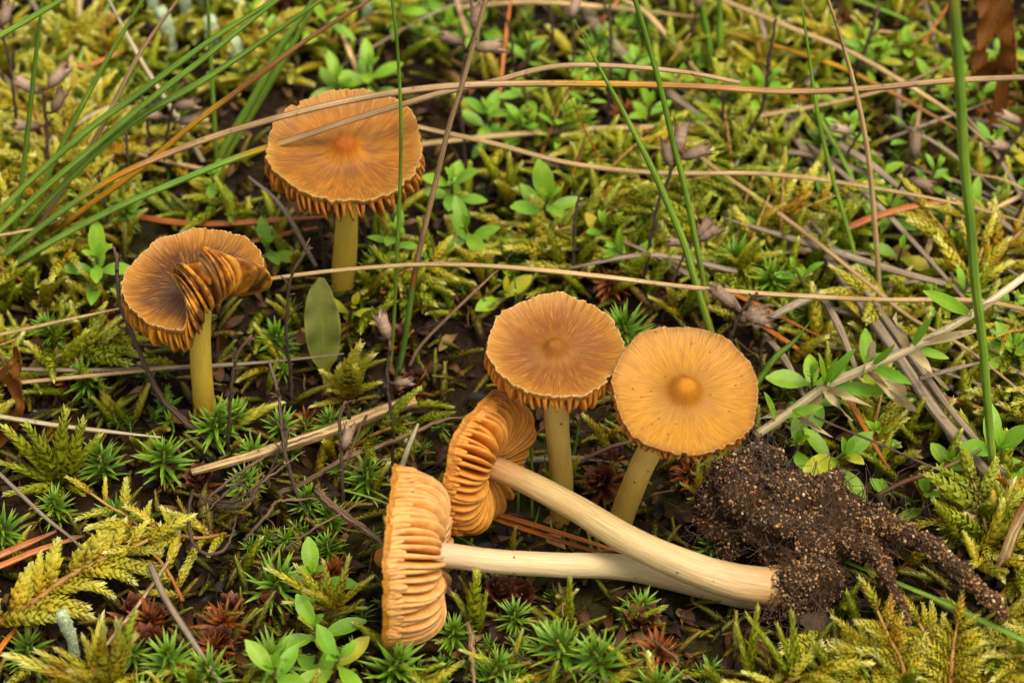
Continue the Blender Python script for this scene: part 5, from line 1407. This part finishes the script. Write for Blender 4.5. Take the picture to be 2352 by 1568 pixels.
def stalk(label, pts, w, rows=None, z=None, calyces=(), twiglets=0, group=None, seed=1, name='dead_thyme_stalk', taper=(1, 1, .8)):
    w = w * .85
    rs = random.Random(seed); k = len(pts)
    if rows is not None: P = [Py(x, y, gy(rows[0]) + (gy(rows[1]) - gy(rows[0])) * i / (k - 1)) for i, (x, y) in enumerate(pts)]
    else:
        zz = np.interp(np.linspace(0, 1, k), np.linspace(0, 1, len(z)), z); P = [Pz(x, y, q / 1000) for (x, y), q in zip(pts, zz)]
    P = spline(P, 30) + RNG.standard_normal((30, 3)) * .00009
    root = empty(name, P[0], label, 'dead stalk', group)
    mb = MB(); tube(mb, P, [w / 2000 * t for t in taper], n=7, jitter=.16)
    link('stem', mb.mesh('stem', MAT['stalk'], P[0]), root)
    for cx, cy, dx, dy, L in calyces:                   # calyx foot in the photo, pointing direction, length mm
        px, py = proj(P); i = int(np.argmin((px - cx) ** 2 + (py - cy) ** 2))
        foot = Py(cx, cy, P[i][1] - .0006)
        d = dx * np.array([1.0, 0, 0]) + dy * UPV + rs.uniform(-.1, .35) * -FWD
        l = L / 1000 * 1.2
        link('calyx', rs.choice(CAL), root, mtx=mtx(foot - P[0], d, (0, -.5, 1), l, l, l))
        if np.linalg.norm(foot - P[i]) > .0008:
            m2 = MB(); tube(m2, [P[i], (P[i] + foot) / 2 + np.array([0, 0, -.0002]), foot], w / 2600, n=5)
            link('pedicel', m2.mesh('pedicel', MAT['stalk'], P[0]), root)
    for _ in range(twiglets):
        i = rs.randint(12, 29); T = nrm(P[i] - P[i - 1])
        d = nrm(T + np.array([rs.gauss(0, .7), rs.gauss(0, .4), rs.gauss(0, .4)])) * rs.uniform(.0012, .0034)
        m2 = MB(); tube(m2, spline([P[i], P[i] + d * .5 + np.array([0, 0, .0002]), P[i] + d], 6), [w / 3200, w / 3000, w / 5200], n=5, jitter=.15)
        link('twiglet', m2.mesh('twiglet', MAT['stalk'], P[0]), root)
    return root
stalk('long curved dead stalk rising beside the folded brown cap', [(575, 1110), (520, 1044), (450, 989), (380, 924), (340, 854), (310, 784), (290, 740), (272, 675), (268, 580)], 1.3, rows=(1130, 900), twiglets=10, seed=1, taper=(1, 1, .9, .7))
stalk('thin dead stalk branching up from the long curved one', [(522, 1046), (530, 909), (545, 814), (578, 770)], .9, rows=(1100, 1060), twiglets=5, seed=2)
stalk('dark dead stalk with a tufted tip before the spoon-shaped leaf', [(785, 1262), (715, 1199), (675, 1109), (650, 1009), (640, 909), (618, 830)], .9, rows=(1290, 1100), twiglets=11, seed=3)
stalk('dead stalk with ragged branches standing by the folded cap', [(672, 965), (668, 860), (658, 784), (665, 650), (700, 578)], .9, rows=(970, 930), twiglets=12, seed=4)
stalk('twisted dead stalk carrying a bristly calyx above the calyx-tipped twigs', [(896, 1110), (904, 984), (889, 884), (896, 800), (893, 778)], .9, rows=(1130, 1090), calyces=[(893, 778, -.35, 1, 5.2), (905, 880, 1, .1, 3.6)], twiglets=3, seed=5)
stalk('hooked dead stalk with one hanging calyx', [(804, 1218), (789, 1159), (784, 1034), (780, 960), (795, 922), (802, 960)], .9, rows=(1230, 1180), calyces=[(790, 1030, .3, 1, 4.6)], twiglets=3, seed=6)
stalk('dead stalk crowned with three dried calyces behind the blue-green blades', [(1472, 690), (1490, 580), (1509, 480), (1544, 385)], 1.0, rows=(720, 690), calyces=[(1541, 383, -.15, 1, 5.4), (1558, 350, .12, 1, 6.0), (1566, 362, 1, .35, 5.6)], twiglets=3, seed=7, name='dead_thyme_stalk')
stalk('dead stalk with a spiky calyx head beside the pointed grass blade', [(1520, 740), (1540, 660), (1575, 580), (1600, 550)], .8, rows=(760, 740), calyces=[(1598, 552, .9, .5, 5.4), (1580, 560, -.9, .1, 4.0), (1600, 545, .6, .8, 4.6)], twiglets=3, seed=8)
stalk('cluster of dried calyces on a dark stalk touching the golden cap', [(1670, 810), (1680, 770), (1700, 720), (1740, 672)], 1.1, rows=(900, 890), calyces=[(1690, 705, -.9, .75, 6.0), (1700, 735, 1, .3, 5.6), (1712, 728, .9, -.2, 5.0), (1705, 745, .6, .8, 4.6)], twiglets=8, seed=9)
stalk('short dark dead stalk beside the calyx cluster', [(1750, 870), (1748, 810), (1757, 765)], .9, rows=(930, 930), twiglets=5, seed=10)
stalk('thin dead stalk under the bright thyme leaves', [(1316, 690), (1318, 560), (1325, 470), (1330, 440)], .8, rows=(700, 690), twiglets=5, seed=11)
stalk('thin dark stalk behind the leaning straw', [(1070, 420), (1066, 330), (1056, 220), (1070, 120)], .9, rows=(430, 420), calyces=[(1090, 110, 1, .05, 6), (1065, 100, -.9, .35, 5), (1090, 70, .1, 1, 6)], twiglets=4, seed=12)
stalk('upright dead stalk standing in the straws behind', [(1695, 400), (1713, 320), (1753, 240), (1768, 125), (1783, 45)], 1.0, rows=(410, 380), twiglets=8, seed=13)
stalk('dead stalk leaning in the farthest straws', [(1915, 300), (1918, 290), (1948, 200), (1993, 100), (2018, 15)], 1.2, rows=(310, 280), twiglets=10, seed=14)
stalk('dead stalk with curling calyx among green blades', [(1926, 460), (1938, 375), (1983, 292)], .9, rows=(470, 460), calyces=[(1958, 305, -1, .25, 4.6)], twiglets=2, seed=15)
stalk('dead stalk with two pale calyces above the orange needle', [(2010, 520), (2068, 425), (2102, 360)], .9, rows=(560, 550), calyces=[(2100, 362, .05, 1, 5.6), (2088, 412, 1, -.35, 5.2)], twiglets=3, seed=16)
stalk('thick dead stalk with calyces behind the thick grass stem', [(2232, 470), (2293, 375), (2345, 300), (2400, 230)], 1.2, rows=(490, 470), calyces=[(2345, 282, -1, .4, 5), (2320, 338, -1, .1, 5)], twiglets=4, seed=17)
stalk('dead stalk with four calyces in the yellow moss behind the grass', [(105, 470), (107, 320), (100, 205)], 1.0, rows=(500, 490), calyces=[(88, 212, -.9, .5, 5.6), (112, 200, .7, .8, 5.6), (122, 258, .5, .9, 5.6), (92, 290, -1, .05, 5.2)], twiglets=5, seed=18)
stalk('dead stalk with side calyces behind the three parallel blades', [(372, 420), (380, 330), (398, 240)], .9, rows=(440, 430), calyces=[(400, 245, 1, .1, 5.2), (375, 268, -1, .1, 4.6), (410, 280, 1, .15, 5)], twiglets=5, seed=19)
for i, (x, y, x2, y2) in enumerate([(45, 360, 5, 60), (285, 470, 290, 300), (250, 560, 225, 400), (1265, 160, 1262, 10), (1310, 200, 1312, 40), (1395, 260, 1400, 10), (1180, 170, 1160, 30), (1650, 330, 1660, 190), (2290, 560, 2352, 470), (345, 380, 325, 220), (600, 480, 595, 540), (740, 520, 735, 640), (1560, 180, 1600, 20), (30, 180, 20, 10), (1410, 130, 1385, 0)]):
    y, y2 = max(y, y2), min(y, y2)
    stalk('plain dead stalk standing in the blurred moss', [(x, y + 50), ((x + x2) / 2 + 6, (y + y2) / 2), (x2, y2)], .9, rows=(y + 55, y + 50), twiglets=5, group='plain dead stalks', seed=40 + i, calyces=[(x2, y2, .3, 1, 5)] if i % 4 == 0 else ())
# pale dead twigs near the looped one
for i, (a, b_, c_) in enumerate([((440, 1130), (500, 1160), (555, 1130)), ((490, 1150), (540, 1150), (600, 1105)), ((500, 1165), (560, 1160), (590, 1120)), ((470, 1180), (510, 1140), (560, 1100))]):
    stalk('bundle-like spray of pale dead twigs over the looped twig', [a, b_, c_], .6, z=(15, 15 + i), twiglets=6, group='pale dead twig sprays', seed=70 + i, name='dead_twig')

# ------------------------------------------------------------------ bleached shoot with withered leaves
def bleached_shoot():
    pts = [Pz(1735, 1000, .010), Pz(1815, 945, .014), Pz(1893, 889, .018), Pz(1993, 844, .022), Pz(2093, 799, .026), Pz(2233, 720, .032), Pz(2380, 615, .036)]
    P = spline(pts, 40)
    root = empty('withered_shoot', P[0], 'bleached herb shoot with papery withered leaves and some green ones over the thyme', 'herb')
    mb = MB(); tube(mb, P, [.0009, .0009, .0009, .0008, .0007], n=9, rib=.08); link('stem', mb.mesh('stem', MAT['straw_white'], P[0]), root)
    rs = random.Random(5)
    wl = [m for m, _ in leaf_variants('withered_leaf', MAT['straw_pale'], [.5, .8, 1, .8, .5, .08], 4, .13, 3, 1.1, (-.35, .5), wave=.9)]
    gl = [m for m, _ in leaf_variants('leaf', MAT['thyme'], [.3, .7, 1, .95, .7, .1], 3, .24, 5, .35, (-.1, .2))]
    for px, py, tx, ty, L, kind in [(1893, 889, 1830, 985, 11, 'w'), (1893, 889, 1935, 945, 8, 'w'), (1900, 885, 1990, 930, 10, 'w'), (1893, 889, 1965, 800, 9, 'g'), (1890, 885, 1925, 820, 7, 'g'), (1893, 889, 2045, 900, 12, 'g'), (1895, 885, 1880, 810, 8, 'g'),
                                    (1993, 844, 2120, 960, 16, 'w'), (1993, 844, 2110, 905, 12, 'w'), (1993, 844, 2005, 760, 9, 'w'), (2000, 842, 2055, 790, 7, 'g'), (1995, 845, 2080, 875, 9, 'g'), (2093, 799, 2145, 880, 10, 'w'), (2093, 799, 2170, 820, 8, 'g'), (2095, 799, 2050, 730, 8, 'w'),
                                    (2100, 795, 2235, 760, 13, 'w'), (2093, 799, 2140, 730, 7, 'g'), (2233, 720, 2120, 668, 12, 'g'), (2235, 718, 2290, 690, 7, 'w'), (2233, 720, 2250, 650, 6, 'w'), (1815, 945, 1740, 960, 8, 'w'), (1800, 955, 1880, 935, 8, 'g'), (1815, 945, 1880, 985, 9, 'w'), (1780, 970, 1755, 900, 7, 'g')]:
        X, Y = proj(P); i = int(np.argmin((X - px) ** 2 + (Y - py) ** 2)); f = P[i]
        d = Py(tx, ty, f[1] - rs.uniform(-.002, .006)) - f
        l = L / 1000 * 1.1
        link('withered_leaf' if kind == 'w' else 'leaf', rs.choice(wl if kind == 'w' else gl), root, mtx=mtx(f - P[0], d, np.array([rs.gauss(0, .5), -.6, 1]), max(l, np.linalg.norm(d)), l, l))
bleached_shoot()

# ------------------------------------------------------------------ spoon leaf, dead leaves, lichens
def ribbon(name, label, cat, spine, widths, normal, mat, cross=7, fold=.2, wave=.1, hole=None, seed=1, thick=.00025, edge=0.0):
    """a leaf sheet with two skins along a spine of world points"""
    rs = random.Random(seed); m = 48; P = spline(spine, m); cross = 17
    W = np.interp(np.linspace(0, 1, m), np.linspace(0, 1, len(widths)), widths) / 1000
    nn = np.array(normal, float)
    V, tt, ss, F = [], [], [], []
    for side in (0, 1):
        for i in range(m):
            T = nrm(P[min(m - 1, i + 1)] - P[max(0, i - 1)])
            N = nn[0] * (1 - i / (m - 1)) + nn[1] * (i / (m - 1)) if nn.ndim == 2 else nn
            X, Y, Zz = basis(T, N)
            jag = 1 + edge * rs.uniform(-1, 1)
            for k in range(cross):
                q = 2 * k / (cross - 1) - 1
                V.append(P[i] + Y * q * W[i] / 2 * jag + Zz * (fold * abs(q) ** 1.5 * W[i] + wave * W[i] * math.sin(i * .5 + q * 2) * q - side * thick)); tt.append(i / (m - 1)); ss.append(q)
    def ok(i, k): return not any(((i / m - h_[0]) / h_[1]) ** 2 + (((2 * k / (cross - 1) - 1) - h_[2]) / h_[3]) ** 2 < 1 for h_ in (hole or ()))
    off = m * cross
    for i in range(m - 1):
        for k in range(cross - 1):
            if not ok(i, k): continue
            a = i * cross + k
            F.append((a, a + 1, a + cross + 1, a + cross)); F.append((off + a, off + a + cross, off + a + cross + 1, off + a + 1))
    for i in range(m - 1):
        for k in (0, cross - 1):
            a = i * cross + k; F.append((a, a + cross, off + a + cross, off + a))
    mb = MB(); mb.add(V, F, tt, ss, rs.random())
    o = link(name, mb.mesh(name, mat, P[0]), loc=P[0])
    return tag(o, label, cat)
MAT['spoon'] = plant_mat('spoon_leaf', [(0, '#94883c'), (0.4, '#72803a'), (1, '#868a46')], [(0, '#94883c'), (0.4, '#72803a'), (1, '#868a46')], trans=.3, rough=.5, nscale=160, var=.4, bump=.3, edge='#9a9a50', patch=('#7a5a34', 260, .66))
y0 = gy(905)
ribbon('spoon_shaped_leaf', 'smooth oval green leaf on a short stalk standing behind the yellow moss tuft', 'leaf', [Py(748, 890, y0), Py(746, 840, y0 + .001), Py(742, 760, y0 + .003), Py(736, 690, y0 + .005), Py(738, 638, y0 + .007)], [.8, 1.1, 2.4, 5.2, 6.8, 7.4, 7.5, 7.2, 6.2, 4.6, 1.2], (0.1, -1, .5), MAT['spoon'], fold=.12, wave=.06)
y1 = gy(1080)
ribbon('curled_dead_leaf', 'curled red-brown dead leaf with holes hanging over the moss', 'leaf', [Py(-25, 1010, y1), Py(15, 985, y1), Py(45, 945, y1 - .002), Py(42, 905, y1), Py(22, 860, y1 - .001), Py(40, 835, y1), Py(36, 797, y1)], [4.5, 3.5, 1.8, 1.6, 3.4, 3.0, .8], ((0.6, -1, .6), (-.5, -1, .2)), MAT['dead_leaf'], fold=.3, wave=.25, edge=.15, hole=((.72, .035, .1, .3), (.86, .03, -.1, .3)))
y2 = gy(330)
ribbon('dead_leaf', 'brown translucent dead leaf with a hole behind the thick grass stem', 'leaf', [Py(2275, -40, y2), Py(2280, 10, y2), Py(2285, 70, y2 - .002), Py(2282, 130, y2), Py(2280, 178, y2 + .002)], [7, 8, 8.6, 10, 9.0], ((.2, -1, .3), (-.2, -1, .2)), MAT['dead_leaf'], fold=.15, wave=.2, edge=.08, hole=((.6, .16, -.1, .3),), seed=4)
ribbon('dead_leaf_stalk', 'long brown withered blade hanging below the brown dead leaf', 'leaf', [Py(2305, 150, y2), Py(2295, 230, y2 - .002), Py(2265, 350, y2 - .004), Py(2232, 465, y2 - .006)], [3.5, 3.2, 2.6, 1.4], (.3, -1, .2), MAT['dead_leaf'], fold=.3, wave=.1, seed=6)
ribbon('dead_leaf', 'flat dark dead leaf half buried under the soil clod', 'leaf', [Pz(1820, 1405, .006), Pz(1860, 1420, .006), Pz(1900, 1450, .004), Pz(1905, 1475, .003)], [3, 5, 5, 2], (0, -.3, 1), MAT['stalk'], fold=.1, wave=.15, seed=8, edge=.1)

def lichen(pts, w, label, group=None):
    P = spline(pts, 18)
    mb = MB(); tube(mb, P, [w / 2000 * q for q in (.8, .85, .9, 1, 1.1, .75)], n=12, jitter=.16)
    L = grains_on(mb, 160, .00004 * w, .00010 * w, .0001)
    root = empty('lichen', P[0], label, 'lichen', group)
    link('stem', mb.mesh('stem', MAT['lichen'], P[0]), root)
    o = link('squamules', join_mesh('squamules', GRAINS, L, RNG.random(len(L)), MAT['lichen']), root, loc=-np.asarray(P[0])); o['kind'] = 'stuff'
yl = gy(1520)
lichen([Py(172, 1510, yl), Py(166, 1470, yl), Py(150, 1430, yl), Py(141, 1405, yl)], 2.4, 'small grey-green lichen horn beside the pale yellow moss tuft')
for x, y, x2, y2, w in [(395, 150, 370, 20, 3.4), (350, 90, 345, -30, 2.6), (490, 160, 480, 40, 3.6), (545, 210, 540, 90, 3.2), (470, 80, 465, -40, 3.0), (835, 90, 840, -30, 3.0), (560, 110, 548, 0, 2.8), (420, 100, 425, -20, 2.4)]:
    yy = gy(y + 10)
    lichen([Py(x, y + 10, yy), Py((x + x2) / 2 + 5, (y + y2) / 2, yy), Py(x2, y2, yy)], w, 'blurred pale grey-green lichen horn behind the grass fan', 'pale lichen horns in the far moss')

# ------------------------------------------------------------------ look-alikes: say which one by what it stands next to
for i, (tx, ty) in enumerate([(1640, 1085), (1675, 1060), (1615, 1110)]):
    tuft(tx, ty + 40, [(tx - 45, ty + 10, 8, .9), (tx - 15, ty - 30, 12, .9), (tx + 25, ty - 20, 12, .9), (tx - 30, ty + 40, 5, .8)], BR_F, 'wispy brownish moss growing out of the soil clod beside the golden cap', 'wispy moss on the soil clod', z=.007)
bpy.context.view_layer.update()
MARKS = [('the folded brown mushroom', 467, 905), ('the orange-capped mushroom', 790, 640), ('the buff stem under the tawny cap', 1290, 1105), ('the foot of the golden mushroom', 1440, 1160), ('the soil clod', 1830, 1290),
         ('the pale gilled fallen cap', 940, 1400), ('the rusty gilled fallen cap', 1060, 1180), ('the foot of the thick grass stem', 2305, 1205), ('the spoon-shaped leaf', 746, 890), ('the grey lichen horn', 165, 1500), ('the plumed moss tuft', 150, 1115),
         ('the brown dead leaf with a hole', 2280, 260), ('the foot of the grass fan', 20, 640), ('the cut straw piece', 2230, 1185), ('the stalk crowned with three calyces', 1472, 690), ('the orange needle across grey straws', 2080, 490),
         ('the broad-leaved bright thyme sprig', 1240, 540), ('the looped dark twig', 480, 1270), ('the yellow moss tuft', 800, 915), ('the reddish twig below the fallen cap', 1085, 1500), ('the far broad grass blade', 1640, 230), ('the pale far lichen horns', 450, 120),
         ('the creeping thyme stem', 2130, 1100), ('the straw-coloured moss fronds', 2100, 1530), ('the thyme rosette under arching stalks', 1120, 340), ('the brownish moss tuft', 770, 1400), ('the forked olive moss shoots', 1830, 1560), ('the flat grey straw leaf', 1880, 560)]
MARKS = [(n_, G(x, y)[:2]) for n_, x, y in MARKS]
ORD = 'first second third fourth fifth sixth seventh eighth ninth tenth eleventh twelfth thirteenth fourteenth fifteenth sixteenth seventeenth eighteenth nineteenth twentieth'.split()
ORD += ['twenty-' + q for q in ORD[:9]] + ['thirtieth'] + ['thirty-' + q for q in ORD[:9]]
SHORT = {G_HAIR: 'green star-shaped hair moss shoot', 'dried hair moss shoots': 'dried red-brown hair moss star', G_F: 'short yellow-green moss frond', 'thyme sprigs in the moss': 'fresh green thyme sprig', 'tan straw fragments': 'loose tan straw fragment',
         'grey straw fragments': 'loose grey straw fragment', 'loose pine needles': 'loose orange needle fragment', 'loose grass blades': 'short loose green grass blade', 'dead moss cups': 'dark red-brown dead moss cup', 'plain dead stalks': 'plain dead stalk', 'pale lichen horns in the far moss': 'blurred pale lichen horn', 'open straw-coloured moss fronds': 'straw-coloured sparse moss frond', 'bright moss fronds of the dense cushion': 'bright dense cushion moss frond', 'bright moss fronds behind the grass fan': 'bright yellow far moss frond',
         'thin loose dead twigs': 'thin loose dead twig', 'pale dead twig sprays': 'spray of pale dead twigs', 'wispy moss on the soil clod': 'wispy brownish moss on the clod', 'fine grass blades between the mushrooms': 'fine green grass blade'}
byset = {}
for o in list(SC.objects):
    if o.parent is None and o.get('group') in SHORT:
        p = np.array(o.matrix_world.translation)[:2]
        d, n_ = min((float(np.hypot(*(p - q))), n_) for n_, q in MARKS)
        byset.setdefault((o['group'], n_), []).append((d, o))
for (g_, n_), lst in byset.items():
    lst.sort(key=lambda q: q[0])
    for i, (d, o) in enumerate(lst):
        o['label'] = f"{SHORT[g_]}, {ORD[i]} one out from {n_}" if i < len(ORD) else f"{SHORT[g_]}, far out from {n_}"
